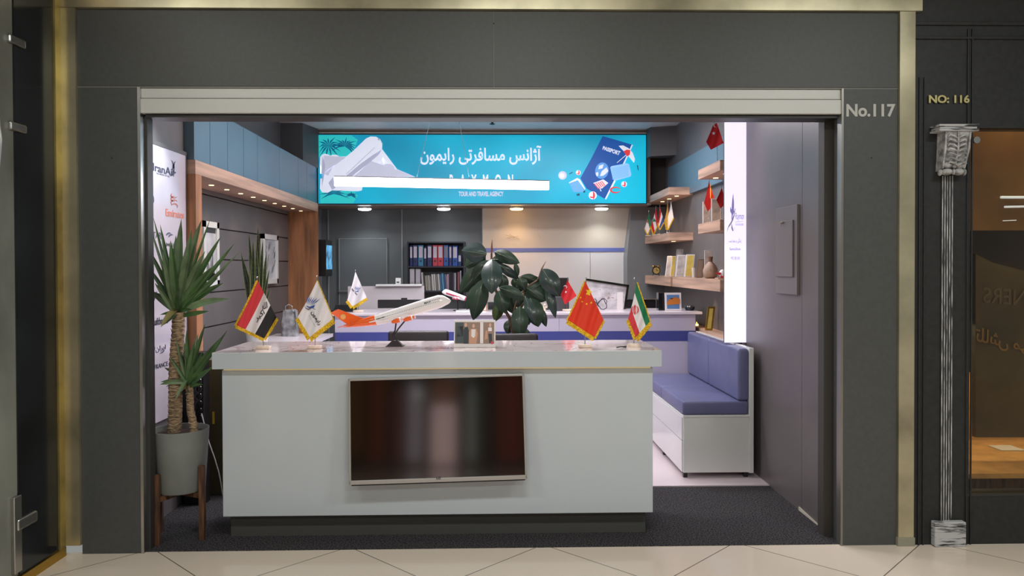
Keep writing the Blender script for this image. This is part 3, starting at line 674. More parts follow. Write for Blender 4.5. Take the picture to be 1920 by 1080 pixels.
# plastic bag
pg = at(530, 629, 7.0); ph = at(556, 580, 7.0)
bg = thing('carrier_bag', 'glossy grey silver carrier bag standing on the left side cabinet', 'bag', ((pg.x + ph.x) / 2, 7.0, 1.0))
bm = NB(); x0, x1 = pg.x, ph.x; zt = ph.z
prism(bm, [(x0, 6.95, 1.001), (x1 + .01, 6.95, 1.001), (x1, 6.97, zt - .02), (x1 - .03, 6.98, zt), (x0 + .01, 6.98, zt - .005)], (0, .09, 0))
bmesh.ops.subdivide_edges(bm, edges=bm.edges[:], cuts=3, use_grid_fill=True)
for v in bm.verts: 
    if v.co.z > 1.01: v.co += Vector((random.uniform(-.005, .005), random.uniform(-.012, .012), 0))
obj('sack', bm, mat('bag_silver', (150, 152, 156), .3, .3, noise=(20, .2)), bg, smooth=60)
bm = NB(); tube(bm, [(x0 + .03, 6.99, zt - .01), (x0 + .03, 6.99, zt + .03), (x0 + .06, 6.99, zt + .045), (x0 + .09, 6.99, zt + .03), (x0 + .09, 6.99, zt - .01)], .004); obj('handle', bm, mat('bag_silver', (150, 152, 156), .3), bg, smooth=60)

# ---- framed pictures on left wall
def picture(pxa, pxb, pyt, pyb, lab, art, gr):
    X = -2.38
    ya = atX(pxa, 480, X).y; yb = atX(pxb, 480, X).y; z1 = atX(pxb, pyt, X).z; z0 = atX(pxb, pyb, X).z
    if ya > yb: ya, yb = yb, ya
    t = thing('framed_picture', lab, 'picture', (X, (ya + yb) / 2, z0), gr)
    bm = NB(); w = .05
    box(bm, X - .02, X + .012, ya, yb, z0, z0 + w); box(bm, X - .02, X + .012, ya, yb, z1 - w, z1); box(bm, X - .02, X + .012, ya, ya + w, z0, z1); box(bm, X - .02, X + .012, yb - w, yb, z0, z1)
    obj('frame', bm, white, t)
    obj('print', B(X - .015, X - .004, ya + w, yb - w, z0 + w, z1 - w), mat('print_light', (196, 196, 200), .3, noise=(6, .1)), t)
    bm = NB(); H = z1 - z0 - 2 * w; L = yb - ya - 2 * w
    if art == 0:
        poly(bm, [(X - .003, ya + w, z0 + w), (X - .003, yb - w, z0 + w), (X - .003, yb - w, z0 + w + H * .12), (X - .003, ya + w, z0 + w + H * .2)])
        poly(bm, [(X - .003, ya + w, z1 - w), (X - .003, yb - w, z1 - w), (X - .003, yb - w, z1 - w - H * .1), (X - .003, ya + w, z1 - w - H * .1)])
        for k in range(6):
            yy = ya + w + L * (.1 + .14 * k); h = H * (.45 + .15 * math.sin(k * 2.1))
            poly(bm, [(X - .003, yy, z0 + w), (X - .003, yy + L * .12, z0 + w), (X - .003, yy + L * .10, z0 + w + h * .7), (X - .003, yy + L * .06, z0 + w + h), (X - .003, yy + L * .02, z0 + w + h * .7)])
    else:
        for k in range(14):
            yy = ya + w + L * random.random() * .85; zz = z0 + w + H * random.random() * .8
            poly(bm, [(X - .003, yy, zz), (X - .003, yy + L * .06, zz), (X - .003, yy + L * .15, zz + H * .18), (X - .003, yy + L * .09, zz + H * .18)])
    obj('artwork', bm, mat('art_dark', (60, 60, 62), .5) if art == 0 else mat('art_mid', (130, 130, 134), .5), t)
picture(380, 409, 418, 536, 'white framed dark city print nearest the wooden post on the left wall', 0, 'framed prints on the left wall')
picture(492, 520, 442, 531, 'white framed grey leaf print behind the snake plant on the left wall', 1, 'framed prints on the left wall')

# ---- SIGN ----------------------------------------------------------
SY = 9.0
def gradm():
    m = bpy.data.materials.new('sign_cyan'); m.use_nodes = True; nt = m.node_tree; b = nt.nodes['Principled BSDF']
    tc = nt.nodes.new('ShaderNodeTexCoord'); n = nt.nodes.new('ShaderNodeTexNoise'); nt.links.new(tc.outputs['Object'], n.inputs['Vector']); n.inputs['Scale'].default_value = .9; n.inputs['Detail'].default_value = 1
    r = nt.nodes.new('ShaderNodeValToRGB'); nt.links.new(n.outputs['Fac'], r.inputs[0])
    r.color_ramp.elements[0].position = .3; r.color_ramp.elements[0].color = rgb((20, 138, 172)); r.color_ramp.elements[1].position = .68; r.color_ramp.elements[1].color = rgb((20, 186, 218))
    nt.links.new(r.outputs[0], b.inputs['Base Color']); nt.links.new(r.outputs[0], b.inputs['Emission Color']); b.inputs['Emission Strength'].default_value = .66; b.inputs['Roughness'].default_value = .35
    return m
sg0 = at(597, 382, SY); sg1 = at(1211, 253, SY)
SGP = None
sg = thing('sign_board', 'wide backlit turquoise travel agency sign with airplane and passport artwork', 'sign', ((sg0.x + sg1.x) / 2, SY, sg0.z))
SGP = obj('lit_panel', B(sg0.x, sg1.x, SY, SY + .03, sg0.z, sg1.z), gradm(), sg)
bm = NB(); w = .012
box(bm, sg0.x - w, sg1.x + w, SY - .01, SY + .06, sg1.z, sg1.z + w); box(bm, sg0.x - w, sg1.x + w, SY - .01, SY + .06, sg0.z - w, sg0.z)
box(bm, sg0.x - w, sg0.x, SY - .01, SY + .06, sg0.z, sg1.z); box(bm, sg1.x, sg1.x + w, SY - .01, SY + .06, sg0.z, sg1.z)
obj('frame', bm, mat('sign_frame', (50, 66, 74), .4, .5), sg)
lay = [0]
def sgn(name, build, m, l):
    bm = NB(); s = (lambda x, y: at(x, y, SY - .002 - .0015 * l)); build(bm, s); return obj(name, bm, m, SGP, fixn=False)
def em(n, c, e=.8): return mat(n, c, .4, emit=e)
def ppx(pts): return lambda bm, s: ppoly(bm, pts, s)
def circ(cx, cy, r, n=24, ry=None, a=0): 
    ry = ry or r
    return [(cx + r * math.cos(t) * math.cos(a) - ry * math.sin(t) * math.sin(a), cy + r * math.cos(t) * math.sin(a) + ry * math.sin(t) * math.cos(a)) for t in [2 * PI * k / n for k in range(n)]]
# crop px (590,240)+/5.818
q = lambda x, y: (590 + x / 5.818, 240 + y / 5.818)
def palms(bm, s):
    for (cx, cy, a0, a1, L, n, dr) in ((150, 190, -1.6, 4.2, 130, 13, 40), (330, 200, -3.2, .6, 140, 12, 60), (210, 720, -3.3, .1, 130, 10, 45), (400, 740, -3.0, .3, 60, 8, 20)):
        for k in range(n):
            a = a0 + (a1 - a0) * k / (n - 1); L2 = L * (1.35 if k % 2 else 1.1); ex, ey = cx + L2 * math.cos(a), cy + L2 * math.sin(a) * .8 + dr * .8
            mx, my = cx + L * .5 * math.cos(a), cy + L * .5 * math.sin(a) * .8
            ex = max(45, min(460, ex)); ey = max(80, min(820, ey)); mx = max(45, mx); my = max(80, min(815, my))
            nx, ny = -math.sin(a) * 9, math.cos(a) * 9
            if abs(ex - mx) + abs(ey - my) < 12: continue
            ppoly(bm, [q(cx, cy), q(mx + nx, my + ny), q(ex, ey), q(mx - nx, my - ny)], s)
def palmbg(bm, s):
    ppoly(bm, [q(42, 78), q(400, 78), q(470, 130), q(430, 250), q(330, 320), q(100, 330), q(42, 320)], s)
sgn('palm_shade', palmbg, em('palm_back', (44, 190, 190), .7), 0)
sgn('palm_shade_lower', ppx([q(60, 650), q(430, 680), q(470, 740), q(420, 822), q(60, 822)]), MATS['palm_back'], 0)
sgn('palm_leaves', palms, em('palm_teal', (10, 100, 140), .55), 1)
wm = em('print_white', (222, 226, 240), .66); wm2 = em('print_grey', (200, 203, 222), .56); wm3 = em('print_shade', (186, 188, 212), .5)
planep = [(60, 320), (80, 290), (110, 280), (150, 290), (165, 305), (190, 292), (240, 292), (270, 312), (345, 310), (420, 250), (560, 115), (610, 92), (670, 95), (715, 125), (738, 170), (735, 230), (700, 290), (625, 355),
          (760, 405), (900, 450), (1100, 535), (500, 535), (225, 535), (520, 650), (515, 680), (470, 690), (190, 680), (140, 708), (80, 700), (58, 660), (62, 560), (80, 500), (75, 440), (58, 400)]
sgn('airplane_artwork', ppx([q(*p) for p in planep]), wm, 2)
sgn('engine_artwork', lambda bm, s: (ppoly(bm, [q(755, 405), q(790, 388), q(830, 392), q(865, 420), q(872, 445), q(800, 425)], s), ppoly(bm, [q(615, 358), q(760, 412), q(900, 455), q(1090, 533), q(420, 533), q(520, 450)], s), ppoly(bm, [q(100, 300), q(345, 318), q(210, 400), q(150, 520), q(95, 500)], s)), wm2, 3)
sgn('fuselage_shade', lambda bm, s: (ppoly(bm, [q(735, 235), q(700, 292), q(625, 357), q(440, 500), q(400, 533), q(330, 533), q(500, 390), q(640, 290)], s), ppoly(bm, [q(85, 300), q(115, 400), q(100, 560), q(80, 640), q(75, 480)], s), ppoly(bm, [q(200, 535), q(230, 650), q(190, 678), q(150, 600)], s)), wm3, 4)
sgn('window_row', lambda bm, s: [ppoly(bm, [q(345 + k * 13, 500 - k * 12.2), q(351 + k * 13, 494 - k * 12.2), q(353 + k * 13, 500 - k * 12.2), q(347 + k * 13, 506 - k * 12.2)], s) for k in range(24)] + [ppoly(bm, [q(680, 112), q(702, 122), q(710, 140), q(700, 132)], s)], em('print_ink', (70, 80, 110), .4), 5)
sgn('wing_tip', ppx([q(60, 500), q(90, 496), q(88, 550), q(60, 552)]), em('print_cyan', (30, 160, 200), .7), 4)
# lettering
def titl(bm, s): text_q(bm, fa('آژانس مسافرتی رایمون'), rectq(788, 273, 1015, 309), s, .018)
sgn('lettering_title', titl, wm, 3)
sgn('lettering_name', lambda bm, s: text_q(bm, 'R   A   Y   M   O   N', rectq(843, 327, 962, 351), s, .025), wm, 2)
sgn('lettering_subtitle', lambda bm, s: text_q(bm, 'TOUR AND TRAVEL AGENCY', rectq(860, 359, 944, 368), s, .03), wm2, 2)
r_ = lambda x, y: (900 + x / 5.818, 240 + y / 5.818)
def P2(*pts): return [r_(*p) for p in pts]
sgn('passport_pages', ppx(P2((1345, 92), (1668, 185), (1575, 392), (1470, 578), (1375, 780), (1365, 775), (1320, 600))), wm, 2)
sgn('passport_cover', ppx(P2((1338, 88), (1655, 180), (1560, 390), (1458, 578), (1362, 772), (1165, 662), (1095, 548), (1210, 340))), em('print_blue', (26, 82, 160), .62), 3)
sgn('passport_text', lambda bm, s: text_q(bm, 'PASSPORT', (r_(1335, 235), r_(1520, 300), r_(1535, 255), r_(1345, 195)), s, .04), wm, 5)
def globe(bm, s): ppoly(bm, circ(*r_(1330, 465), 12.5, 28, 15.5, .2), s)
sgn('globe', globe, em('print_sky', (90, 150, 215), .7), 4)
sgn('continents', lambda bm, s: (ppoly(bm, P2((1300, 410), (1350, 395), (1335, 440), (1290, 450)), s), ppoly(bm, P2((1330, 470), (1380, 430), (1400, 470), (1370, 500), (1345, 520), (1310, 525), (1320, 490)), s), ppoly(bm, P2((1260, 490), (1290, 480), (1290, 520), (1270, 525)), s)), wm, 5)
def chairp(bm, s):
    for k in range(5): 
        t = k * 20; ppoly(bm, P2((1240 + t, 605 - k * 6), (1252 + t, 602 - k * 6), (1300 + t * .9, 662 - k * 8), (1288 + t * .9, 664 - k * 8)), s)
sgn('deck_chair_frame', lambda bm, s: (ppoly(bm, P2((1235, 600), (1345, 560), (1360, 575), (1400, 600), (1330, 660), (1290, 650)), s), ppoly(bm, P2((1300, 650), (1310, 650), (1325, 690), (1315, 690)), s)), wm, 5)
sgn('deck_chair_stripes', chairp, em('print_pinkred', (226, 90, 90), .7), 6)
sgn('parasol_canopy', ppx(P2((1512, 195), (1560, 190), (1620, 220), (1665, 270), (1690, 340), (1680, 380), (1640, 330), (1600, 285), (1560, 245))), wm, 6)
sgn('parasol_stripe', ppx(P2((1565, 255), (1600, 235), (1640, 240), (1635, 290), (1610, 310), (1590, 290))), em('print_red', (214, 60, 60), .7), 7)
sgn('parasol_pole', ppx(P2((1600, 285), (1605, 290), (1495, 382), (1492, 377))), wm, 6)
def suitc(pts): return ppx(P2(*pts))
sc1 = em('print_paleblue', (140, 190, 232), .75); sc2 = em('print_midblue', (100, 165, 215), .7)
sgn('suitcase_artwork', suitc(((1420, 430), (1435, 415), (1600, 385), (1625, 395), (1652, 510), (1640, 530), (1470, 578), (1450, 560))), sc1, 5)
sgn('suitcase_ribs', lambda bm, s: [ppoly(bm, P2((1440, 445 + k * 14), (1620, 405 + k * 14), (1621, 409 + k * 14), (1441, 449 + k * 14)), s) for k in range(9)], sc2, 6)
sgn('suitcase_artwork', suitc(((970, 595), (1060, 545), (1090, 560), (1150, 665), (1120, 700), (1020, 700))), sc2, 3)
sgn('suitcase_rim', suitc(((970, 595), (1060, 545), (1090, 560), (1150, 665), (1143, 672), (1084, 568), (1058, 556), (974, 603))), wm, 4)
def ball(cx, cy, r, l):
    sgn('beach_ball', lambda bm, s: ppoly(bm, circ(*r_(cx, cy), r, 20), s), wm, l)
    sgn('beach_ball_stripe', lambda bm, s: (arc_band(bm, *r_(cx, cy), r * .3, r * .9, -1.6, 1.6, r * .5, s, 8), arc_band(bm, *r_(cx, cy), r * .9, r * .5, 1.2, 2.6, r * .35, s, 8)), MATS['print_red'], l + 1)
ball(1072, 487, 4.6, 3); ball(1572, 613, 5.4, 3); ball(1230, 735, 7.6, 5)
sgn('shell', lambda bm, s: ppoly(bm, circ(*r_(900, 517), 8, 24), s), wm2, 3)
sgn('shell_center', lambda bm, s: ppoly(bm, circ(*r_(893, 520), 4.6, 20), s), wm, 4)
sgn('life_ring', lambda bm, s: arc_band(bm, *r_(1478, 676), 9, 5, 0, 6.28, 3, s, 20), MATS['print_red'], 3)
sgn('small_marks', lambda bm, s: (ppoly(bm, P2((972, 498), (1010, 478), (1012, 486), (976, 505)), s), ppoly(bm, P2((1712, 405), (1722, 405), (1730, 460), (1722, 460)), s), ppoly(bm, P2((1050, 722), (1085, 712), (1088, 735), (1060, 740)), s), ppoly(bm, P2((1125, 690), (1145, 682), (1150, 700), (1130, 708)), s)), em('print_darkteal', (30, 80, 110), .4), 4)

# ---- four downlights under the bulkhead
for k, (px, warm) in enumerate(((681, 0), (831, 0), (969, 1), (1130, 0))):
    p = at(px, 386, 9.2)
    t = thing('downlight', ('cool white downlight under the left end of the sign', 'second cool white downlight from the left under the sign', 'warm orange downlight under the sign, third from left', 'cool white downlight under the right end of the sign')[k], 'downlight', (p.x, 9.3, 2.335), 'downlights under the sign')
    bm = NB(); lathe(bm, (p.x, 9.3, 2.345), [(.088, 0), (.09, .018)], 24); obj('rim', bm, chrome, t, smooth=40)
    bm = NB(); lathe(bm, (p.x, 9.3, 2.325), [(.060, 0), (.078, .008), (.080, .02)], 24); obj('diffuser', bm, downw if warm else downl, t, smooth=40)
    spot_light('downlight_lamp', (p.x, 9.3, 2.32), 19, (1, .62, .3) if warm else (.85, .96, 1), 130, .8)

# ---- hanging linear lamp
la = at(627, 340, 6.3); lb_ = at(1028, 348, 6.55)
hl = thing('pendant_lamp', 'long white linear pendant lamp hanging in front of the turquoise sign', 'pendant lamp', ((la.x + lb_.x) / 2, 6.4, la.z - .05))
def bar(bm, a, b, w, z0, z1):
    d = (b - a).normalized(); n = Vector((-d.y, d.x, 0)) * w
    pts = [a - n, b - n, b + n, a + n]; prism(bm, [Vector((p.x, p.y, p.z + z0)) for p in pts], (0, 0, z1 - z0))
bm = NB(); bar(bm, la, lb_, .035, -.036, .034); obj('diffuser', bm, led, hl)
bm = NB(); bar(bm, la, lb_, .038, .034, .042); obj('housing', bm, mat('lamp_grey', (120, 122, 126), .4, .4), hl)
for (a_, b_) in (((781, 335), (805, 232)), ((881, 339), (860, 222))):
    p = at(*a_, 6.4); q_ = at(*b_, 6.4); d = q_ - p; q2 = p + d * ((3.26 - p.z) / d.z)
    bm = NB(); tube(bm, [p, q2], .0022, 5); obj('suspension_wire', bm, mat('wire_dark', (60, 80, 90), .5), hl)
area_light('pendant_light', ((la.x + lb_.x) / 2, 6.42, la.z - .06), 1.7, .06, 24, (.95, .97, 1))
area_light('ceiling_fill_light', ((la.x + lb_.x) / 2, 6.42, la.z + .05), 1.7, .06, 14, (.95, .97, 1), rot=(PI, 0, 0))  # added upward fill above the pendant to brighten the ceiling
# sprinkler
p = at(923, 229, 8.4); bm = NB(); lathe(bm, (p.x, 8.4, 3.20), [(.012, 0), (.035, .008), (.012, .02), (.012, .045), (.045, .052), (.045, .06)], 16)
tag(obj('ceiling_sprinkler', bm, black, smooth=40), 'small dark sprinkler head on the white ceiling above the sign', 'sprinkler')

# ---- binder cabinet on the back wall
ba = at(763, 456, 9.35); bb = at(872, 583, 9.35); BY = 9.35
bc = thing('binder_shelf', 'dark open wall shelf unit full of binders and books', 'shelf', ((ba.x + bb.x) / 2, 9.5, bb.z))
zsh1 = at(800, 499, BY).z; zsh2 = at(800, 545, BY).z
bm = NB(); t = .018; dk = mat('shelf_dark', (40, 44, 56), .5)
box(bm, ba.x, ba.x + t, BY, 9.62, .013, ba.z); box(bm, bb.x - t, bb.x, BY, 9.62, .013, ba.z); obj('side_panel', bm, dk, bc)
obj('top_board', B(ba.x, bb.x, BY, 9.62, ba.z, ba.z + t), dk, bc)
obj('shelf_board', B(ba.x + t, bb.x - t, BY, 9.62, zsh1 - t, zsh1), dk, bc)
obj('shelf_board', B(ba.x + t, bb.x - t, BY, 9.62, zsh2 - t, zsh2), dk, bc)
obj('back_board', B(ba.x, bb.x, 9.60, 9.62, .013, ba.z), mat('shelf_back', (96, 98, 100), .5), bc)
# binders: crop px (760,440) scale 7.71
bq = lambda x: 760 + x / 7.71
navyb = (28, 42, 96)
binders = [(62, 104, 158, navyb, 'narrow dark blue binder with white label, first at the left end of the top shelf', (60, 66, 110)), (110, 176, 150, navyb, 'wide navy binder second from the left on the top shelf', 0),
           (184, 260, 150, (50, 120, 158), 'teal blue binder third from the left on the top shelf', 1), (268, 306, 178, (22, 32, 70), 'short thin navy binder right of the teal binder', 0), (316, 384, 150, navyb, 'navy binder just left of the red pair', 0),
           (394, 464, 152, (186, 58, 76), 'left one of the two red binders', 1), (468, 546, 152, (196, 52, 66), 'right one of the two red binders', 1), (552, 622, 152, (24, 82, 158), 'bright blue binder with grey label right of the red pair', 1),
           (630, 670, 160, (50, 56, 116), 'thin violet blue binder between the bright blue ones', 0), (680, 756, 160, (20, 78, 160), 'bright blue binder with striped white label near the right end', 1), (762, 808, 290, (30, 60, 120), 'smallest short binder at the right end of the top shelf', 1)]
def mkbinder(x0, x1, ytop, zfloor, c, lab, hole, grp, ybot=455, lab2=(150, 335), labelc=(196, 190, 204)):
    a = at(bq(x0), 440 + ytop / 7.71, BY + .03); b = at(bq(x1), 440, BY + .03); z1 = a.z; H = z1 - zfloor
    t = thing('ring_binder', lab, 'binder', ((a.x + b.x) / 2, BY + .1, zfloor), grp)
    bm = NB(); box(bm, a.x + .001, b.x - .001, BY + .03, BY + .25, zfloor + .001, z1, bev=.003); spn = obj('spine', bm, mat('binder_%d_%d_%d' % c, c, .4), t)
    w = b.x - a.x
    obj('label', B(a.x + w * .14, b.x - w * .14, BY + .027, BY + .03, zfloor + H * .40, z1 - H * .07), mat('binder_label_%d' % labelc[0], labelc, .5), spn)
    bm = NB(); cx_ = (a.x + b.x) / 2; tube(bm, [(cx_, BY + .026, zfloor + H * .24), (cx_, BY + .031, zfloor + H * .24)], min(.012, w * .22), 12); obj('finger_hole', bm, black, spn)
for (x0, x1, yt, c_, lab, h_) in binders:
    mkbinder(x0, x1, yt, zsh1, c_, lab, h_, 'binders on the top shelf', labelc=(120, 124, 140) if 'grey label' in lab else (196, 190, 204))
for k, (x0, x1) in enumerate(((60, 132), (146, 216))):
    mkbinder(x0, x1, 492, zsh2, (176, 172, 172), ('white binder first at the left end of the lower shelf', 'white binder second from the left on the lower shelf')[k], 1, 'white binders on the lower shelf', labelc=(196, 192, 192))
books = [(228, 545, (190, 188, 186)), (262, 570, (60, 60, 64)), (286, 590, (170, 160, 140)), (310, 590, (150, 148, 140)), (332, 588, (190, 186, 180)), (352, 600, (120, 118, 116)), (378, 572, (208, 204, 200)), (408, 570, (200, 196, 190)), (438, 575, (130, 126, 120)),
         (466, 568, (190, 188, 188)), (500, 575, (60, 110, 150)), (526, 558, (100, 160, 190)), (552, 565, (50, 80, 130)), (578, 575, (120, 120, 130)), (604, 572, (190, 150, 180)), (632, 548, (40, 36, 50)), (656, 548, (20, 18, 22)), (684, 552, (70, 60, 80)), (712, 555, (200, 200, 206)), (730, 548, (24, 24, 30)), (756, 540, (140, 70, 80)), (790, 520, (160, 156, 170))]
cn = {228: 'tall white', 262: 'dark grey', 286: 'tan', 310: 'khaki', 332: 'cream', 352: 'mid grey', 378: 'broad white', 408: 'off-white', 438: 'taupe', 466: 'light grey', 500: 'steel blue', 526: 'light blue', 552: 'dark blue', 578: 'slate grey', 604: 'pale pink', 632: 'dark violet', 656: 'black', 684: 'dusky purple', 712: 'narrow white', 730: 'thin black', 756: 'dark red', 790: 'lilac grey'}
for k, (x, yt, c_) in enumerate(books):
    nx = books[k + 1][0] if k + 1 < len(books) else 812
    a = at(bq(x), 440 + yt / 7.71, BY + .04); b = at(bq(nx), 440, BY + .04); w = (b.x - a.x) * .82; H = a.z - zsh2
    lean = .10 if x < 600 else 0
    bm = NB(); off = .022 if lean else 0
    bx = a.x + off * (0 if not lean else .6)
    hk = H * lean * .55
    p0 = (a.x + hk * .9, BY + .04, zsh2 + .001)
    prism(bm, [(a.x + hk, BY + .04, zsh2 + .001), (a.x + hk + w * .9, BY + .04, zsh2 + .001), (a.x - hk * .2 + w * .9, BY + .04, zsh2 + H), (a.x - hk * .2, BY + .04, zsh2 + H)], (0, .17, 0))
    nb = [cn[x]]
    prv = 'the white binders' if k == 0 else 'the ' + cn[books[k - 1][0]] + ' one'
    tag(obj('book', bm, mat('book_%d' % x, c_, .5)), '%s book spine on the lower wall shelf, right of %s' % (cn[x], prv), 'book', 'books on the lower wall shelf')

# ================================================================== RIGHT SHELVES
SX = 1.84
def shelf(y0, y1, z0, z1, lab, spots=()):
    t = thing('wall_shelf', lab, 'shelf', (1.97, (y0 + y1) / 2, z0), 'oak box shelves on the right wall')
    bm = NB(); box(bm, SX, 2.1, y0, y1, z0, z1, bev=.002); obj('board', bm, wood, t)
    for y in spots:
        bm = NB(); lathe(bm, (1.96, y, z0 - .004), [(.022, 0), (.024, .004)], 14); obj('spot_lamp', bm, spm, t)
        spot_light('shelf_spot', (1.96, y, z0 - .01), 3.2, (1, .72, .42), 90, .8)
shelf(8.0, 9.28, 2.39, 2.47, 'upper rear oak shelf with no objects on it, right of the sign', (8.15, 8.5, 8.85))
shelf(8.0, 9.28, 1.906, 1.99, 'middle rear oak shelf holding small flags', (8.3,))
shelf(6.17, 6.84, 2.415, 2.50, 'highest front oak shelf beside the lightbox with one red flag', (6.4, 6.7))
shelf(6.17, 6.84, 1.924, 2.012, 'front oak shelf beside the lightbox holding two red flags', ())
t = thing('wall_shelf', 'long low oak shelf with frames and a vase on the right wall', 'shelf', (1.97, 7.7, 1.42), 'oak box shelves on the right wall')
Z5 = 1.52
bm = NB(); box(bm, SX, 2.1, 6.17, 7.84, 1.42, Z5, bev=.002); box(bm, SX, 2.1, 7.93, 9.28, 1.42, Z5, bev=.002); obj('board', bm, wood, t)
obj('wood_joint', B(SX + .001, 2.1, 7.84, 7.93, 1.421, Z5 - .001), woodr, t)

# ledge under the long shelf
lg = thing('wall_ledge', 'narrow grey white ledge with oak top beside the end of the bench', 'ledge', (2.0, 7.2, 1.0))
zl = at(1335, 617, 7.2).z
obj('board', B(1.98, 2.1, 6.3, 8.4, zl - .04, zl), wood, lg)

# ---- generic flags ---------------------------------------------------
def flag(name, label, A, Bp, Cp, D, Y, colors, fr=(), base_px=None, zbase=1.13, base='rect', axis='t', decs=(), amp=.012, group=None, poletop=None, fw=5, ph=0.0, fcol=None, bw=.042, bd=.02, splits=None, tie=True):
    """A top corner, B left, C bottom, D right (photo px); colour bands run along A->D when axis is t."""
    def S_(x, y, off=0):
        u = (x - A[0]) * .16 + (y - A[1]) * .05
        return at(x, y, Y + amp * math.sin(u + ph) + amp * .4 * math.sin(u * 2.3 + 1) - off)
    pxb = base_px[0]; bs = at(pxb, base_px[1], Y + .012); X0 = bs.x
    t_ = thing(name, label, 'flag', (X0, Y + .012, zbase), group)
    N = 24
    # cloth edges bow: hanging cloth curves
    def P_(s, t):
        e1 = (A[0] * (1 - s) + Bp[0] * s, A[1] * (1 - s) + Bp[1] * s); e2 = (D[0] * (1 - s) + Cp[0] * s, D[1] * (1 - s) + Cp[1] * s)
        L = math.dist(A, Bp); bow = math.sin(PI * s) * L * .035
        x = e1[0] * (1 - t) + e2[0] * t; y = e1[1] * (1 - t) + e2[1] * t
        return (x + bow * (1 - t) * .5, y)
    bm = NB(); g = [[bm.verts.new(S_(*P_(i / N, j / N))) for j in range(N + 1)] for i in range(N + 1)]
    nb = len(colors)
    sp = splits or [k / nb for k in range(1, nb)]
    for i in range(N):
        for j in range(N):
            f = bm.faces.new((g[i][j], g[i][j + 1], g[i + 1][j + 1], g[i + 1][j])); v = (j + .5) / N if axis == 't' else (i + .5) / N
            f.material_index = sum(1 for q_ in sp if v > q_)
    clo = obj('cloth', bm, colors, t_, smooth=80, fixn=False)
    if fr:
        bm = NB(); cx_ = sum(p[0] for p in (A, Bp, Cp, D)) / 4; cy_ = sum(p[1] for p in (A, Bp, Cp, D)) / 4
        edges = {'AB': lambda u: P_(u, 0), 'BC': lambda u: P_(1, u), 'CD': lambda u: P_(1 - u, 1), 'AD': lambda u: P_(0, u)}
        for e in fr:
            w_ = fw; nm = e
            if isinstance(e, tuple): nm, w_ = e
            n = int(max(8, 12 * fw))
            fn = edges[nm]; q0, q1 = fn(0), fn(1); dx, dy = q1[0] - q0[0], q1[1] - q0[1]; L = math.hypot(dx, dy); nx, ny = dy / L, -dx / L
            if nx * ((q0[0] + q1[0]) / 2 - cx_) + ny * ((q0[1] + q1[1]) / 2 - cy_) < 0: nx, ny = -nx, -ny
            for k in range(n):
                a_ = fn(k / n); b_ = fn((k + .96) / n); w1 = w_ * random.uniform(.85, 1.08)
                gx, gy = (nx * .7, ny * .7 + .35)
                bm.faces.new([bm.verts.new(S_(a_[0] - nx * w_ * .15, a_[1] - ny * w_ * .15, .002)), bm.verts.new(S_(b_[0] - nx * w_ * .15, b_[1] - ny * w_ * .15, .002)), bm.verts.new(S_(b_[0] + gx * w1, b_[1] + gy * w1, .001)), bm.verts.new(S_(a_[0] + gx * w1, a_[1] + gy * w1, .001))])
        obj('fringe', bm, fcol or fringe_m, clo, solid=.0012, fixn=False)
    for (dn, fn, dm) in decs:
        bm = NB(); fn(bm, lambda x, y: S_(x, y, .0035)); obj(dn, bm, dm, clo, fixn=False)
    # pole and base
    pt_ = poletop or (A[0], A[1] - 6); tp = at(pt_[0], pt_[1], Y + .018)
    bm = NB(); tube(bm, [(X0, Y + .02, zbase + .01), (tp.x, Y + .02, tp.z)], .0028 if base != 'none' else .003, 8); ell(bm, (tp.x, Y + .02, tp.z), .005, .005, .006, 8); obj('pole', bm, chrome, t_, smooth=60)
    bm = NB()
    if base == 'round': lathe(bm, (X0, Y + .02, zbase), [(bw, 0), (bw * 1.02, bd * .4), (bw * .9, bd), (bw * .3, bd * 1.1)], 24)
    else: box(bm, X0 - bw, X0 + bw, Y + .02 - bw * .6, Y + .02 + bw * .6, zbase + .0005, zbase + bd, bev=.004)
    obj('base', bm, marble, t_, smooth=35)
    return t_
def star(cx, cy, r, a0=-PI / 2, ky=1):
    return [(cx + (r if k % 2 == 0 else r * .4) * math.cos(a0 + k * PI / 5), cy + ky * (r if k % 2 == 0 else r * .4) * math.sin(a0 + k * PI / 5)) for k in range(10)]
def D_poly(*plist): return lambda bm, s: [ppoly(bm, p, s) for p in plist]
def crescent(cx, cy, r, a=0, n=14, d=.35, k=.8):
    o = [(cx + r * math.cos(t), cy + r * math.sin(t)) for t in [a + .6 + (2 * PI - 1.2) * i / n for i in range(n + 1)]]
    i_ = [(cx + r * d * math.cos(a) + r * k * math.cos(t), cy + r * d * math.sin(a) + r * k * math.sin(t)) for t in [a + .85 + (2 * PI - 1.7) * i / n for i in range(n + 1)]]
    return lambda bm, s: [ppoly(bm, [o[j], o[j + 1], i_[j + 1], i_[j]], s) for j in range(n)]
blackc = mat('black_cloth', (24, 24, 28), .6); greenc = mat('green_cloth', (20, 120, 80), .7); redc = mat('bright_red_cloth', (228, 58, 30), .7); irred = mat('red_band', (214, 56, 66), .7)
bird = mat('bird_blue', (52, 92, 170), .6); inkg = mat('ink_green', (40, 60, 50), .6); inkk = mat('ink_black', (30, 30, 36), .6)
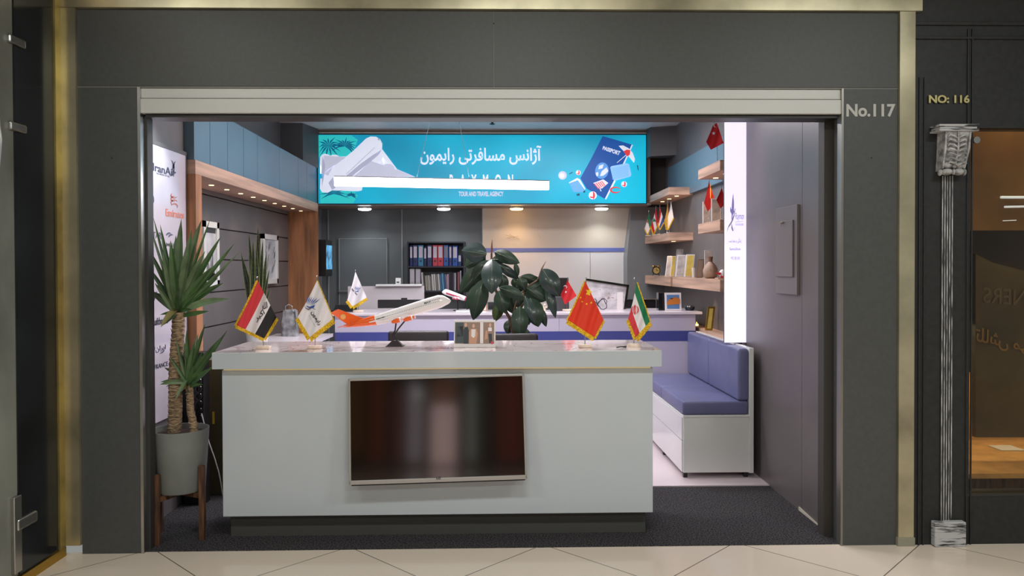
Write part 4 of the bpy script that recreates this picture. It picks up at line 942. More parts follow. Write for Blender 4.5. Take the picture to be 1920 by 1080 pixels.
# Iraq
f8 = lambda x, y: (420 + x / 4.364, 500 + y / 4.364)
flag('table_flag', 'red white black table flag with gold fringe at the left of the counter', f8(275, 112), f8(95, 480), f8(330, 592), f8(432, 418), 4.66, [irred, whitem, blackc], ('AB', 'BC', 'CD'), (493.5, 655), decs=(
    ('script', lambda bm, s: (text_q(bm, fa('اللە' if False else 'الله'), (f8(318, 355), f8(358, 335), f8(352, 285), f8(306, 300)), s, .02), text_q(bm, fa('اکبر'), (f8(268, 460), f8(340, 395), f8(318, 345), f8(250, 410)), s, .02)), inkk),), group='table flags on the counter', poletop=(481.8, 520))
def raybird(q_, k=1.0):
    def fn(bm, s):
        for (a, b, w_) in (((672, 306), (688, 236), 9), ((680, 310), (705, 240), 8), ((688, 313), (722, 246), 8), ((696, 316), (742, 250), 8), ((704, 318), (764, 254), 8), ((712, 320), (792, 258), 7)):
            dx, dy = b[0] - a[0], b[1] - a[1]; L = math.hypot(dx, dy); nx, ny = -dy / L * w_ / 2, dx / L * w_ / 2; m_ = (a[0] + dx * .55, a[1] + dy * .55)
            ppoly(bm, [q_(*a), q_(m_[0] + nx, m_[1] + ny), q_(*b), q_(m_[0] - nx, m_[1] - ny)], s)
        ppoly(bm, [q_(655, 312), q_(700, 328), q_(745, 312), q_(735, 335), q_(700, 340)], s)
    return fn
def raytail(q_):
    return lambda bm, s: (ppoly(bm, [q_(652, 312), q_(668, 335), q_(690, 345), q_(720, 332), q_(750, 350), q_(745, 352), q_(720, 338), q_(692, 356), q_(668, 342)], s),)
flag('table_flag', 'white table flag with blue bird emblem and gold fringe beside the model airplane', f8(762, 112), f8(600, 415), f8(700, 585), f8(895, 430), 4.66, [whitem], (('BC', 7), ('CD', 8), ('AD', 2.5)), (590, 655), decs=(
    ('bird_emblem', raybird(f8), bird), ('emblem_line', raytail(f8), greyp),
    ('script', lambda bm, s: text_q(bm, fa('رایمون'), (f8(705, 380), f8(768, 485), f8(800, 465), f8(735, 350)), s, .02), inkk),
    ('small_print', lambda bm, s: text_q(bm, 'Tour & Travel Agency', (f8(690, 400), f8(745, 495), f8(750, 490), f8(697, 395)), s, 0), greyp)), group='table flags on the counter', poletop=(593.5, 518), ph=1)
g8 = lambda x, y: (820 + x / 4.364, 440 + y / 4.364)
stars = [star(*g8(1240, 468), 7.4, -1.3)] + [star(*g8(x, y), 2.3, -1.0) for x, y in ((1172, 514), (1185, 548), (1222, 568), (1260, 556))]
flag('table_flag', 'bright red table flag with five yellow stars and gold fringe', g8(1210, 378), g8(1062, 700), g8(1285, 845), g8(1362, 700), 4.64, [redc], (('AB', 4), ('BC', 7), ('CD', 4)), (1097, 651), decs=(('stars', D_poly(*stars), yellow),), group='table flags on the counter', poletop=(1099, 521), ph=2)
flag('table_flag', 'green white red table flag at the right end of the counter', g8(1632, 388), g8(1560, 690), g8(1622, 850), g8(1742, 715), 4.66, [greenc, whitem, irred], (('BC', 6), ('CD', 8), ('AD', 3)), (1189, 650), base='round', splits=[.30, .72], axis='s',
     decs=(('emblem', lambda bm, s: (arc_band(bm, *g8(1617, 615), 6, 8, -1.2, 1.2, 2, s, 10), arc_band(bm, *g8(1617, 615), 6, 8, 2, 4.3, 2, s, 10), arc_band(bm, *g8(1617, 615), 2.6, 7.5, 0, 6.28, 1.2, s, 12), ppoly(bm, [g8(1612, 575), g8(1622, 575), g8(1620, 655), g8(1614, 655)], s)), irred),),
     group='table flags on the counter', poletop=(1189.5, 522), ph=.5)
# back desk flags
flag('table_flag', 'small white bird emblem flag on the long rear desk', f8(1075, 40), f8(1008, 275), f8(1050, 330), f8(1168, 255), 7.45, [whitem], (('BC', 5), ('CD', 5)), (672, 585), zbase=RZ, fw=5, poletop=(666, 507),
     decs=(('bird_emblem', raybird(lambda x, y: (668 + (x - 700) * .11, 542 + (y - 290) * .11)), bird), ('emblem_line', D_poly([(660, 540), (670, 552), (669, 554), (659, 543)]), greyp)), group='table flags on the rear desk', bw=.05, amp=.02)
flag('table_flag', 'small plain edged red crescent and star flag on the rear desk', g8(1065, 372), g8(1008, 490), g8(1045, 572), g8(1140, 500), 7.45, [redm], (), (1063, 584), zbase=RZ, poletop=(1064, 520),
     decs=(('crescent', crescent(*g8(1047, 428), 3.4, 2.2), whitep), ('star', D_poly(star(*g8(1051, 470), 2.4)), whitep)), group='table flags on the rear desk', amp=.015)

# flags on right shelves
flag('shelf_flag', 'red crescent and star flag standing on the highest oak shelf', (1341, 222), (1324, 266), (1333, 281), (1357, 268), 6.5, [redm], (), (1346, 296), zbase=2.50, poletop=(1343, 216),
     decs=(('crescent', crescent(1342, 234, 5, .5), whitep), ('star', D_poly(star(1338, 250, 3.8)), whitep)), bw=.03, bd=.012, amp=.015, group='red flags on the right shelves')
flag('shelf_flag', 'dark red drooping flag, left one on the shelf with white frames', (1329, 340), (1320, 380), (1327, 397), (1342, 378), 6.72, [redm], (), (1330, 418), zbase=2.012, bw=.025, bd=.012, group='red flags on the right shelves', poletop=(1330, 336), decs=(('gold_cord', D_poly([(1331, 345), (1332.5, 345), (1333, 372), (1331.5, 372)]), yellow),))
flag('shelf_flag', 'dark red drooping flag touching the lightbox edge on the same shelf as white frames', (1353, 352), (1343, 375), (1351, 391), (1362, 380), 6.35, [redm], (), (1353, 419), zbase=2.012, bw=.025, bd=.012, group='red flags on the right shelves', poletop=(1353, 340))
h8 = lambda x, y: (1200 + x / 6.35, 370 + y / 6.35)
def sflag(label, A, B_, C, D_, Y, cols, decs=(), sp=None, fr=('BC', 'CD'), axis='t'):
    bx = (A[0] + C[0]) / 2; zb_ = 1.99; pz = at(bx, A[1], Y)
    flag('shelf_flag', label, A, B_, C, D_, Y, cols, fr, (bx, 436), zbase=zb_, fw=2.0, bw=.03, bd=.012, amp=.008, decs=decs, splits=sp, group='small fringed flags on the rear shelf', axis=axis, poletop=(A[0], A[1] - 3))
sflag('green and white small flag farthest left on the rear oak shelf', h8(105, 180), h8(55, 370), h8(90, 440), h8(135, 330), 8.95, [greenc, whitem], sp=[.42], axis='s', decs=(('red_crescent', crescent(*h8(98, 290), 2.8, 0), redm),))
sflag('red and white small flag with a green tree on the rear oak shelf', h8(190, 130), h8(128, 340), h8(160, 440), h8(215, 320), 8.8, [redm, whitem, redm], sp=[.28, .72], axis='s', decs=(('tree_emblem', D_poly([h8(165, 245), h8(195, 285), h8(150, 290)]), greenc),))
sflag('blue white red small flag in the middle of the rear oak shelf', h8(238, 115), h8(215, 300), h8(235, 380), h8(285, 290), 8.65, [redm, whitem, mat('blue_cloth', (40, 80, 160), .7)])
sflag('pale gold fringed flag left of the tall white flag on the rear shelf', h8(330, 60), h8(295, 260), h8(315, 385), h8(345, 230), 8.45, [mat('gold_cloth', (215, 165, 80), .6)])
sflag('tall white gold edged flag nearest the front of the rear oak shelf', h8(370, 50), h8(330, 240), h8(330, 385), h8(400, 240), 8.25, [whitem])

# ---- frames etc. on the shelves
def frm(name, label, x0, y0, x1, y1, Y, zb_, m, lean=0.0, cat='picture frame', inner=None, th=.015, group=None, parts=True, fw=.12):
    a = at(x0, y0, Y); b = at(x1, y0, Y); t = thing(name, label, cat, ((a.x + b.x) / 2, Y, zb_), group)
    w = b.x - a.x; h = a.z - zb_
    def mk(xa, xb, ya, yb, za, zb2, bev=0):
        bm = NB(); box(bm, xa, xb, ya, yb, za, zb2, bev=bev)
        for v in bm.verts: v.co.x += (v.co.z - zb_) * lean
        return bm
    e = fw * min(w, h)
    obj('board', mk(a.x, b.x, Y, Y + th, zb_ + .001, a.z, bev=.002), m, t)
    if inner: obj('picture', mk(a.x + e, b.x - e, Y - .002, Y, zb_ + e, a.z - e), inner, t)
    return t
fs = 'award frames on the long low shelf'
cert = mat('certificate', (226, 205, 170), .4, noise=(14, .12)); certg = mat('certificate_grey', (196, 190, 186), .35, noise=(14, .12)); certy = mat('certificate_gold', (240, 196, 100), .4, noise=(5, .2))
frm('picture_frame', 'white slanted frame farthest left of the group on the long shelf', 1247, 480, 1256, 516, 8.35, Z5, whitep, .12, inner=certg, group=fs)
frm('picture_frame', 'glowing cream frame second from left on the long shelf', 1256, 480, 1265, 516, 8.25, Z5, whitep, .12, inner=certy, group=fs)
frm('picture_frame', 'tallest narrow silver frame standing in the frame group', 1264, 467, 1277, 500, 8.12, Z5, mat('silver_frame', (190, 188, 190), .3, .4), .10, inner=certg, group=fs, fw=.2)
frm('picture_frame', 'wide white frame in the middle of the long shelf group', 1266, 478, 1283, 516, 7.98, Z5, whitep, .10, inner=certg, group=fs)
frm('picture_frame', 'rightmost white and gold frame of the lit group on the long shelf', 1283, 477, 1299, 518, 7.78, Z5, whitep, .10, inner=certy, group=fs)
frm('picture_frame', 'brown wooden leaning frame left of the vase', 1305, 486, 1317, 520, 7.15, Z5, mat('frame_brown', (120, 96, 84), .5), .12, inner=mat('frame_inner_brown', (160, 140, 124), .5), group=fs)
frm('award_box', 'tall pale box standing upright behind the vase', 1321, 469, 1336, 500, 7.1, Z5, mat('box_pale', (196, 186, 182), .5), 0, cat='box', inner=certg)
# small cup
a = at(1301, 502, 7.35); bm = NB(); lathe(bm, (a.x, 7.35, Z5), [(.016, .001), (.022, a.z - Z5), (.019, a.z - Z5), (.014, .01)], 18)
tag(obj('paper_cup', bm, mat('cup_white', (214, 206, 200), .5), smooth=40), 'small white patterned cup left of the brown frame on the long shelf', 'cup')
# vase
a = at(1332, 500, 6.75)
vs = thing('clay_vase', 'round beige clay vase with brown neck on the long shelf', 'vase', (1.97, 6.75, Z5)); vx = min(a.x, 2.0)
R_ = .066
bm = NB(); lathe(bm, (vx, 6.75, Z5), [(.040, .001), (.058, .02), (R_, .06), (R_ * .95, .085), (.045, .12), (.022, .145), (.020, .15)], 28); obj('body', bm, mat('clay', (176, 148, 128), .6, noise=(30, .08)), vs, smooth=50)
bm = NB(); lathe(bm, (vx, 6.75, Z5 + .15), [(.018, 0), (.021, .03), (.023, .045), (.016, .045), (.014, .0)], 20); obj('neck', bm, mat('clay_brown', (130, 92, 76), .5), vs, smooth=50)
# red and white ornament on an oak block
a = at(1352, 515, 6.35)
on = thing('wooden_coaster', 'thin orange wooden block at the lightbox end of the long shelf', 'block', (a.x, 6.35, Z5)); obj('body', B(a.x - .04, a.x + .06, 6.3, 6.4, Z5 + .001, Z5 + .012), wood, on)
on = thing('duck_ornament', 'white ornament with red beak beside the lightbox on the long shelf', 'ornament', (a.x + .015, 6.35, Z5 + .012))
bm = NB(); ell(bm, (a.x + .015, 6.35, Z5 + .012 + .036), .032, .03, .036, 20); obj('body', bm, whitep, on, smooth=80)
bm = NB(); tube(bm, [(a.x - .01, 6.33, Z5 + .045), (a.x - .05, 6.33, Z5 + .052)], [.012, .004], 12, flat=.5); tube(bm, [(a.x - .01, 6.335, Z5 + .022), (a.x + .035, 6.325, Z5 + .018)], .009, 10); obj('beak', bm, mat('red_gloss', (210, 40, 50), .3), on, smooth=60)
# alarm clock
a = at(1230, 505, 8.6)
ck = thing('alarm_clock', 'small dark twin bell alarm clock at the far end of the long shelf', 'clock', (a.x, 8.6, Z5))
zc_ = Z5 + .062
bm = NB(); tube(bm, [(a.x, 8.58, zc_), (a.x, 8.62, zc_)], .046, 28); obj('case', bm, mat('clock_black', (44, 38, 34), .35, .5), ck, smooth=40)
bm = NB(); tube(bm, [(a.x, 8.577, zc_), (a.x, 8.58, zc_)], .036, 28); obj('dial', bm, mat('dial_gold', (170, 145, 80), .4), ck)
bm = NB(); box(bm, a.x - .002, a.x + .002, 8.574, 8.577, zc_, zc_ + .026); box(bm, a.x, a.x + .02, 8.574, 8.577, zc_ - .002, zc_ + .002); obj('hands', bm, black, ck)
for s in (-1, 1):
    bm = NB(); ell(bm, (a.x + s * .028, 8.6, zc_ + .048), .02, .018, .012, 14); obj('bell', bm, gold, ck, smooth=60)
    bm = NB(); tube(bm, [(a.x + s * .03, 8.6, zc_ - .035), (a.x + s * .038, 8.6, Z5 + .001)], .004); obj('leg', bm, black, ck)
# white frames behind red flags
frm('picture_frame', 'white upright frame behind the red flags, left one', 1318, 378, 1331, 418, 6.80, 2.012, whitep, 0, inner=certg, group='white frames behind the red flags')
frm('picture_frame', 'white upright frame behind the red flags, right one nearer the lightbox', 1334, 372, 1352, 416, 6.62, 2.012, whitep, 0, inner=certg, group='white frames behind the red flags')
# desk photo card, case, ashtray
frm('photo_card', 'white card with a mountain lake photo on the rear desk', 1247, 549, 1278, 581, 7.45, RZ, whitep, -.03, cat='photo card', inner=mat('photo_sky', (90, 130, 180), .4), th=.008, fw=.12)
bm = NB(); s_ = lambda x, y: at(x, y, 7.446)
ppoly(bm, [(1251, 566), (1256, 560), (1262, 563), (1268, 557), (1275, 561), (1275, 570), (1251, 572)], s_)
c0 = [o for o in bpy.data.objects if o.name.startswith('photo_card')][0]
obj('mountains', bm, mat('photo_orange', (200, 120, 50), .4), c0, solid=.001)
tag(obj('black_case', B(at(1234, 570, 7.52).x, at(1246, 570, 7.52).x, 7.5, 7.6, RZ + .001, at(1240, 549, 7.5).z, bev=.003), blackg), 'black upright case left of the mountain photo card on the rear desk', 'case')
a = at(1293, 578, 7.5)
at_ = thing('glass_ashtray', 'round dark glass ashtray at the right end of the rear desk', 'ashtray', (a.x, 7.5, RZ))
bm = NB(); lathe(bm, (a.x, 7.5, RZ), [(.04, .001), (.05, .02), (.052, .035), (.044, .035), (.038, .012)], 20); obj('bowl', bm, mat('dark_glass', (40, 48, 58), .1, .3), at_, smooth=40)
bm = NB(); lathe(bm, (a.x, 7.5, RZ + .035), [(.048, 0), (.046, .012), (.034, .012), (.034, 0)], 20); obj('rim', bm, chrome, at_, smooth=40)
# gold frame on ledge
frm('gold_frame', 'small glowing gold picture frame on the ledge beside the bench', 1322, 575, 1336, 617, 7.05, zl, gold, .12, inner=certy, fw=.25)
a = at(1313, 612, 7.6)
cdl = thing('tea_light', 'tiny lit tea light beside the end of the rear desk', 'candle', (2.03, 7.6, zl)); bm = NB(); lathe(bm, (2.03, 7.6, zl), [(.018, .001), (.019, .02), (.012, .018)], 14); obj('wax', bm, mat('tea_wax', (250, 220, 170), .4, emit=1.5), cdl)
bm = NB(); lathe(bm, (2.03, 7.6, zl + .019), [(.004, 0), (.006, .008), (.001, .022)], 8); obj('flame', bm, mat('flame', (255, 170, 60), .4, emit=6), cdl)
spot_light('ledge_glow', (2.02, 7.2, 1.40), 2.2, (1, .65, .3), 80, .8)

# ================================================================== ITEMS ON / BEHIND THE REAR DESK
def chair(name, label, cx, cy, ztop, w, m, group=None, chromed=False, zb_=.012):
    t = thing(name, label, 'chair', (cx, cy, zb_), group)
    bm = NB(); box(bm, cx - w / 2, cx + w / 2, cy, cy + .06, ztop - .42, ztop, bev=.02); obj('backrest', bm, m, t, smooth=40)
    bm = NB(); box(bm, cx - w / 2, cx + w / 2, cy + .06 if chromed else cy - .48, cy + .54 if chromed else cy - .0, .45, .53, bev=.02); obj('seat', bm, m, t, smooth=40)
    sy = cy + .28 if chromed else cy - .25
    bm = NB(); tube(bm, [(cx, sy, .1), (cx, sy, .45)], .025); box(bm, cx - .03, cx + .03, min(cy + .03, sy), max(cy + .03, sy), .42, .45); box(bm, cx - .03, cx + .03, cy + .02, cy + .045, .42, ztop - .3); obj('post', bm, chrome, t, smooth=40)
    for k in range(5):
        a = 2 * PI * k / 5 + .3
        bm = NB(); tube(bm, [(cx, sy, .12), (cx + .26 * math.cos(a), sy + .26 * math.sin(a), .075)], [.022, .014]); ell(bm, (cx + .26 * math.cos(a), sy + .26 * math.sin(a), .0395), .024, .024, .027, 10); obj('leg', bm, black, t, smooth=40)
    if chromed:
        bm = NB(); tube(bm, [(cx - w / 2, cy - .01, ztop - .4), (cx - w / 2, cy - .01, ztop), (cx + w / 2, cy - .01, ztop), (cx + w / 2, cy - .01, ztop - .4)], .008); obj('back_frame', bm, chrome, t, smooth=40)
    return t
dkl = mat('dark_brown_leather', (50, 42, 44), .45, bump=(80, .1)); bll = mat('black_leather', (24, 24, 28), .35, bump=(80, .05))
a = at(784, 621, 5.75); chair('office_chair', 'dark brown chair back just behind the counter, under the model airplane', a.x, 5.75, a.z, .46, dkl, 'chairs behind the counter', zb_=.012)
a = at(960, 626, 5.75); chair('office_chair', 'dark chair back behind the counter beside the rubber plant', a.x - .02, 5.75, a.z, .44, dkl, 'chairs behind the counter', zb_=.012)
a = at(1184, 561, 8.2); chair('visitor_chair', 'black chair with chrome rim behind the rear desk, at the right', at(1182, 561, 8.2).x, 8.2, a.z, .56, bll, None, True)
a = at(635, 577, 8.1)

def monitor(label, x0, y0, x1, y1, Y, zb_, back=True, m=black, group=None):
    a = at(x0, y0, Y); b = at(x1, y1, Y); t = thing('computer_monitor', label, 'monitor', ((a.x + b.x) / 2, Y + .03, zb_), group)
    z0 = max(b.z, zb_ + .03)
    bm = NB(); box(bm, a.x, b.x, Y, Y + .03, z0, a.z, bev=.004); obj('housing', bm, m, t)
    cx_ = (a.x + b.x) / 2
    bm = NB(); box(bm, cx_ - .03, cx_ + .03, Y + .03, Y + .05, zb_ + .012, z0 + .1); obj('stand', bm, m, t)
    bm = NB(); box(bm, cx_ - .1, cx_ + .1, Y - .02, Y + .14, zb_ + .001, zb_ + .012, bev=.004); obj('foot', bm, m, t); return t
monitor('wide black monitor on the rear desk before the white desk screen', 708, 562, 806, 580, 7.6, RZ)
monitor('black monitor half hidden by the rubber plant leaves', 1000, 521, 1066, 560, 7.75, RZ)
bm = B(at(1036, 556, 7.55).x, at(1066, 556, 7.55).x, 7.5, 7.72, RZ + .001, at(1050, 557, 7.5).z, bev=.003)
bm2 = None
tag(obj('computer_case', bm, mat('case_grey', (76, 74, 78), .5)), 'dark grey box on the rear desk left of the small crescent flag', 'box')
# tilted screen with black rim
mp_ = thing('framed_map', 'white map in a black frame leaning tilted on the rear desk', 'framed map', (at(1140, 580, 7.85).x, 7.8, RZ))
S7 = lambda x, y: at(x, y, 7.80)
bm = NB(); prism(bm, [S7(1100, 524), S7(1178, 535), Vector((S7(1172, 584).x, 7.8, RZ + .002)), Vector((S7(1096, 584).x, 7.8, RZ + .002))], (0, .02, 0)); obj('backing', bm, mat('map_white', (205, 200, 204), .3, noise=(9, .12)), mp_)
bm = NB(); prism(bm, [S7(1099, 522), S7(1179, 534), S7(1178.5, 538), S7(1099, 526)], (0, -.02, 0)); prism(bm, [S7(1175, 534), S7(1179, 534), Vector((S7(1173, 584).x, 7.8, RZ + .002)), Vector((S7(1169, 584).x, 7.8, RZ + .002))], (0, -.02, 0)); obj('frame', bm, blackg, mp_)
bm = NB()
for k in range(26):
    x, y = random.uniform(1118, 1170), random.uniform(537, 565); l = random.uniform(1, 5); ppoly(bm, [(x, y), (x + l, y + random.uniform(-1, 1)), (x + l, y + .7), (x, y + .8)], lambda a_, b_: at(a_, b_, 7.797))
obj('map_print', bm, mat('map_print', (160, 120, 110), .5), mp_)
tag(obj('white_card', B(at(1157, 560, 7.7).x, at(1168, 560, 7.7).x, 7.7, 7.706, RZ + .001, at(1160, 548, 7.7).z), whitep), 'small white card standing in front of the framed map', 'card')
# cable bundle
bm = NB(); p0 = at(1126, 575, 7.6)
tube(bm, [(p0.x + .06 * math.cos(t) * (1 + .3 * math.sin(3 * t)), 7.62 + .03 * math.sin(2 * t), RZ + .06 + .055 * math.sin(t * 1.5)) for t in [k * .4 for k in range(28)]], .004, 6)
tag(obj('cable_coil', bm, ink, smooth=60), 'tangled dark cable coil on the rear desk beside the framed map', 'cable')
# figurine
a = at(1020, 583, 7.45); fg = thing('figurine', 'tiny white figurine on the rear desk under the rubber plant leaves', 'figurine', (a.x, 7.45, RZ))
bm = NB(); lathe(bm, (a.x, 7.45, RZ), [(.022, .001), (.02, .02), (.012, .04), (.008, .05)], 14); ell(bm, (a.x + .005, 7.45, RZ + .062), .016, .014, .015, 12); ell(bm, (a.x + .02, 7.45, RZ + .04), .012, .01, .01, 10); obj('body', bm, marble, fg, smooth=60)
# small picture box left
frm('desk_box', 'small orange and white box on the rear desk behind the plant leaves', 903, 562, 912, 583, 7.6, RZ, mat('box_orange', (220, 130, 90), .5), 0, cat='box', inner=papm, th=.05)
frm('desk_clock', 'small black rimmed device on the rear desk left of the plant stem', 913, 565, 930, 583, 7.6, RZ, steel, 0, cat='device', inner=blackg, th=.05)
tag(obj('paper_tray', B(at(855, 585, 7.4).x, at(905, 585, 7.4).x, 7.34, 7.46, RZ + .001, RZ + .018, bev=.004), white), 'flat white tray at the front edge of the rear desk', 'tray')
# laptop left
a = at(622, 583, 7.6); lp = thing('laptop', 'black laptop at the left end of the rear desk', 'laptop', (a.x + .05, 7.6, RZ))
bm = NB(); box(bm, a.x + .01, a.x + .24, 7.5, 7.66, RZ + .001, RZ + .015); obj('keyboard_base', bm, black, lp)
bm = NB(); prism(bm, [(a.x + .01, 7.66, RZ + .015), (a.x + .24, 7.66, RZ + .015), (a.x + .23, 7.69, RZ + .06), (a.x + .02, 7.69, RZ + .06)], (0, .008, 0)); obj('lid', bm, blackg, lp)

# ---- model aircraft --------------------------------------------------
def aircraft(name, label, nose, tail, Y, r, cols, stand=None, engines=True, fin=None, group=None, zb_=1.13, yawd=0.0, text=None):
    N_ = at(*nose, Y - yawd); T_ = at(*tail, Y + yawd); ax = T_ - N_; L = ax.length; ax.normalize()
    up = Vector((0, 0, 1)); sd = ax.cross(up).normalized(); upv = sd.cross(ax).normalized()
    if upv.z < 0: upv = -upv
    toward = sd if sd.y < 0 else -sd   # wing side towards viewer
    def W_(u, s, h): return N_ + ax * (u * L) + toward * s + upv * h
    t = thing(name, label, 'model airplane', ((N_.x + T_.x) / 2, Y, zb_) if stand else tuple(W_(.5, 0, -r)), group)
    prof = [(0, .02), (.012, .35), (.03, .58), (.06, .82), (.10, 1), (.2, 1.02), (.62, 1), (.74, .86), (.86, .58), (.95, .33), (1, .1)]
    def body(bm, u0, u1, extra=0):
        pr = [(u0, None)] + [(u, v) for u, v in prof if u0 < u < u1] + [(u1, None)]
        def rv(u):
            for (a, b), (c, d) in zip(prof, prof[1:]):
                if a <= u <= c: return b + (d - b) * (u - a) / (c - a)
            return .1
        rings = []; n = 24
        for u, _ in pr:
            rr = (rv(u) + extra) * r; off = (r * .55 * max(0, (u - .65) / .35)) - (r * .25 * max(0, 1 - u / .06))
            hump = r * .30 * max(0, min(1, (u - .02) / .05)) * max(0, min(1, (.30 - u) / .1))
            ring = []
            for k in range(n):
                a = 2 * PI * k / n; h = math.sin(a) * rr
                if h > 0: h += hump * math.sin(a) ** 2
                ring.append(bm.verts.new(W_(u, math.cos(a) * rr, h + off)))
            rings.append(ring)
        for p, q_ in zip(rings, rings[1:]):
            for k in range(n): bm.faces.new((p[k], p[(k + 1) % n], q_[(k + 1) % n], q_[k]))
        bm.faces.new(rings[0]); bm.faces.new(rings[-1])
    bm = NB(); body(bm, 0, .70); obj('fuselage', bm, cols[0], t, smooth=60)
    bm = NB(); body(bm, .70, 1.0); obj('tail_cone', bm, cols[1], t, smooth=60)
    def slab(bm, pts, th_):   # pts in (u,s,h)
        P0 = [W_(*p) for p in pts]; prism(bm, [p - upv * th_ / 2 for p in P0], upv * th_)
    for sgn_ in (1, -1):
        bm = NB(); slab(bm, [(.36, sgn_ * r * .7, -r * .5), (.52, sgn_ * r * .7, -r * .5), (.70, sgn_ * L * .36, r * .2), (.655, sgn_ * L * .36, r * .2)], r * .16); obj('wing', bm, cols[0], t)
        bm = NB(); slab(bm, [(.87, sgn_ * r * .2, r * .5), (.95, sgn_ * r * .2, r * .5), (1.02, sgn_ * L * .13, r * .7), (.98, sgn_ * L * .13, r * .7)], r * .1); obj('tailplane', bm, cols[1], t)
        if engines:
            for (u, s, h) in ((.40, L * .12, -r * 1.2), (.49, L * .22, -r * .9)):
                c = W_(u, sgn_ * s, h); bm = NB(); tube(bm, [c - ax * L * .035, c - ax * L * .025, c + ax * L * .02, c + ax * L * .045], [r * .36, r * .42, r * .38, r * .22], 16); eng = obj('engine', bm, cols[1], t, smooth=40)
                bm = NB(); tube(bm, [c - ax * L * .037, c - ax * L * .028], [r * .40, r * .44], 16); prism(bm, [c + upv * r * .2 - ax * .01, c + upv * r * .2 + ax * .03, c + upv * r * .8 + ax * .035, c + upv * r * .8], toward * .003); obj('engine_ring', bm, cols[0], eng)
    bm = NB(); F_ = [(.80, 0, r * .9), (.96, 0, r * .75), (1.075, 0, r * 3.5), (1.0, 0, r * 3.75)]
    P0 = [W_(*p) for p in F_]; prism(bm, [p - toward * r * .06 for p in P0], toward * r * .12); fn_ = obj('tail_fin', bm, cols[1], t)
    return t, W_, L, toward
ac, W_, L_, tw_ = aircraft('model_airplane', 'white and orange model airliner climbing on a black stand on the counter', (845, 561), (645, 618), 4.80, .036, (whitep, orange), stand=True)
bm = NB()
RA = .036
for k in range(34):
    u = .10 + k * .016
    poly(bm, [W_(u, RA * 1.03, RA * .2), W_(u + .006, RA * 1.03, RA * .2), W_(u + .006, RA * 1.01, RA * .34), W_(u, RA * 1.01, RA * .34)])
for k in range(9):
    u = .09 + k * .016; poly(bm, [W_(u, RA * .90, RA * .62), W_(u + .006, RA * .90, RA * .62), W_(u + .006, RA * .84, RA * .76), W_(u, RA * .84, RA * .76)])
obj('window_row', bm, mat('window_ink', (110, 110, 130), .4), ac, solid=.0004)
bm = NB(); arc = lambda a0, r0: W_(.975 + r0 * math.cos(a0) / L_, RA * .09, RA * 2.2 + r0 * math.sin(a0))
for k in range(12):
    a0 = 2 * PI * k / 12; poly(bm, [arc(a0, .008), arc(a0 + .5, .008), arc(a0 + .75, .016), arc(a0 + .45, .019)])
poly(bm, [arc(2 * PI * k / 16, .007) for k in range(16)])
obj('tail_emblem', bm, mat('emblem_cream', (240, 190, 120), .4), ac, solid=.0005)
bm = NB(); text_map(bm, 'MAX', lambda u, v: W_(.235 - u * .06, RA * (.95 - v * .12), RA * (.42 + v * .36)), .03); text_map(bm, 'QESHM', lambda u, v: W_(.69 - u * .08, RA * 1.04, RA * (.1 + v * .25)), .03)
obj('lettering', bm, ink, ac, solid=.0005)
bs = at(741, 646, 4.80)
bm = NB(); prism(bm, [(bs.x - .055, 4.76, 1.1305), (bs.x + .055, 4.76, 1.1305), (bs.x + .055, 4.84, 1.1305), (bs.x - .055, 4.84, 1.1305)], (0, 0, .004))
pts_b = [(bs.x - .052, 4.77, 1.134), (bs.x + .052, 4.77, 1.134), (bs.x + .018, 4.795, 1.165), (bs.x - .02, 4.795, 1.165)]
prism(bm, pts_b, (0, .04, 0))
cW = W_(.52, 0, -.03)
tube(bm, [(bs.x - .012, 4.8, 1.165), (bs.x - .02, 4.8, 1.19), (bs.x + .0, 4.8, 1.23), cW - Vector((.0, 0, -.005))], [.006, .005, .005, .005], 8)
tube(bm, [(bs.x + .012, 4.8, 1.165), (bs.x - .004, 4.8, 1.20), (bs.x + .02, 4.8, 1.24), cW + Vector((.07, 0, .012))], [.006, .005, .005, .005], 8)
obj('stand', bm, mat('stand_black', (40, 34, 36), .4), ac, smooth=30)
ac2, W2, L2, tw2 = aircraft('model_airplane', 'small white and red model airplane nose up left behind the rubber plant', (829, 546), (890, 566), 7.6, .026, (whitep, mat('plane_red', (170, 50, 80), .4)), stand=True, zb_=RZ)
bm = NB(); poly(bm, [W2(.12, .0275, .004), W2(.6, .0275, .004), W2(.6, .0275, -.010), W2(.14, .0275, -.012)]); obj('stripe', bm, MATS['plane_red'], ac2, solid=.0005)
bm = NB(); c_ = W2(.5, 0, -.02); tube(bm, [c_, (c_.x, c_.y, RZ + .01)], .006); lathe(bm, (c_.x, c_.y, RZ), [(.05, .001), (.045, .01), (.01, .014)], 20); obj('stand', bm, black, ac2, smooth=40)

# ---- desk card on counter -----------------------------------------------
ta_ = at(851, 601, 4.72); tb_ = at(929, 646, 4.72)
dc = thing('desk_calendar', 'white desk card with a printed photo of people on the counter', 'desk card', ((ta_.x + tb_.x) / 2, 4.74, 1.13))
bm = NB(); prism(bm, [(ta_.x, 4.70, 1.131), (ta_.x, 4.80, 1.131), (ta_.x, 4.755, ta_.z), (ta_.x, 4.740, ta_.z)], (tb_.x - ta_.x, 0, 0)); obj('card', bm, mat('card_white', (232, 224, 222), .4), dc)
zt_c, zb_c = ta_.z, 1.131
def SC(x, y, l=1):
    p = at(x, y, 4.72); f = (p.z - zb_c) / (zt_c - zb_c); return Vector((p.x, 4.70 + .04 * f - .001 * l, p.z))
def crd(name, polys, c_, l): 
    bm = NB()
    for pl_ in polys: ppoly(bm, pl_, lambda x, y: SC(x, y, l))
    obj(name, bm, mat('card_%d_%d_%d' % c_, c_, .4), dc)
rc = lambda x0, y0, x1, y1: [(x0, y0), (x1, y0), (x1, y1), (x0, y1)]
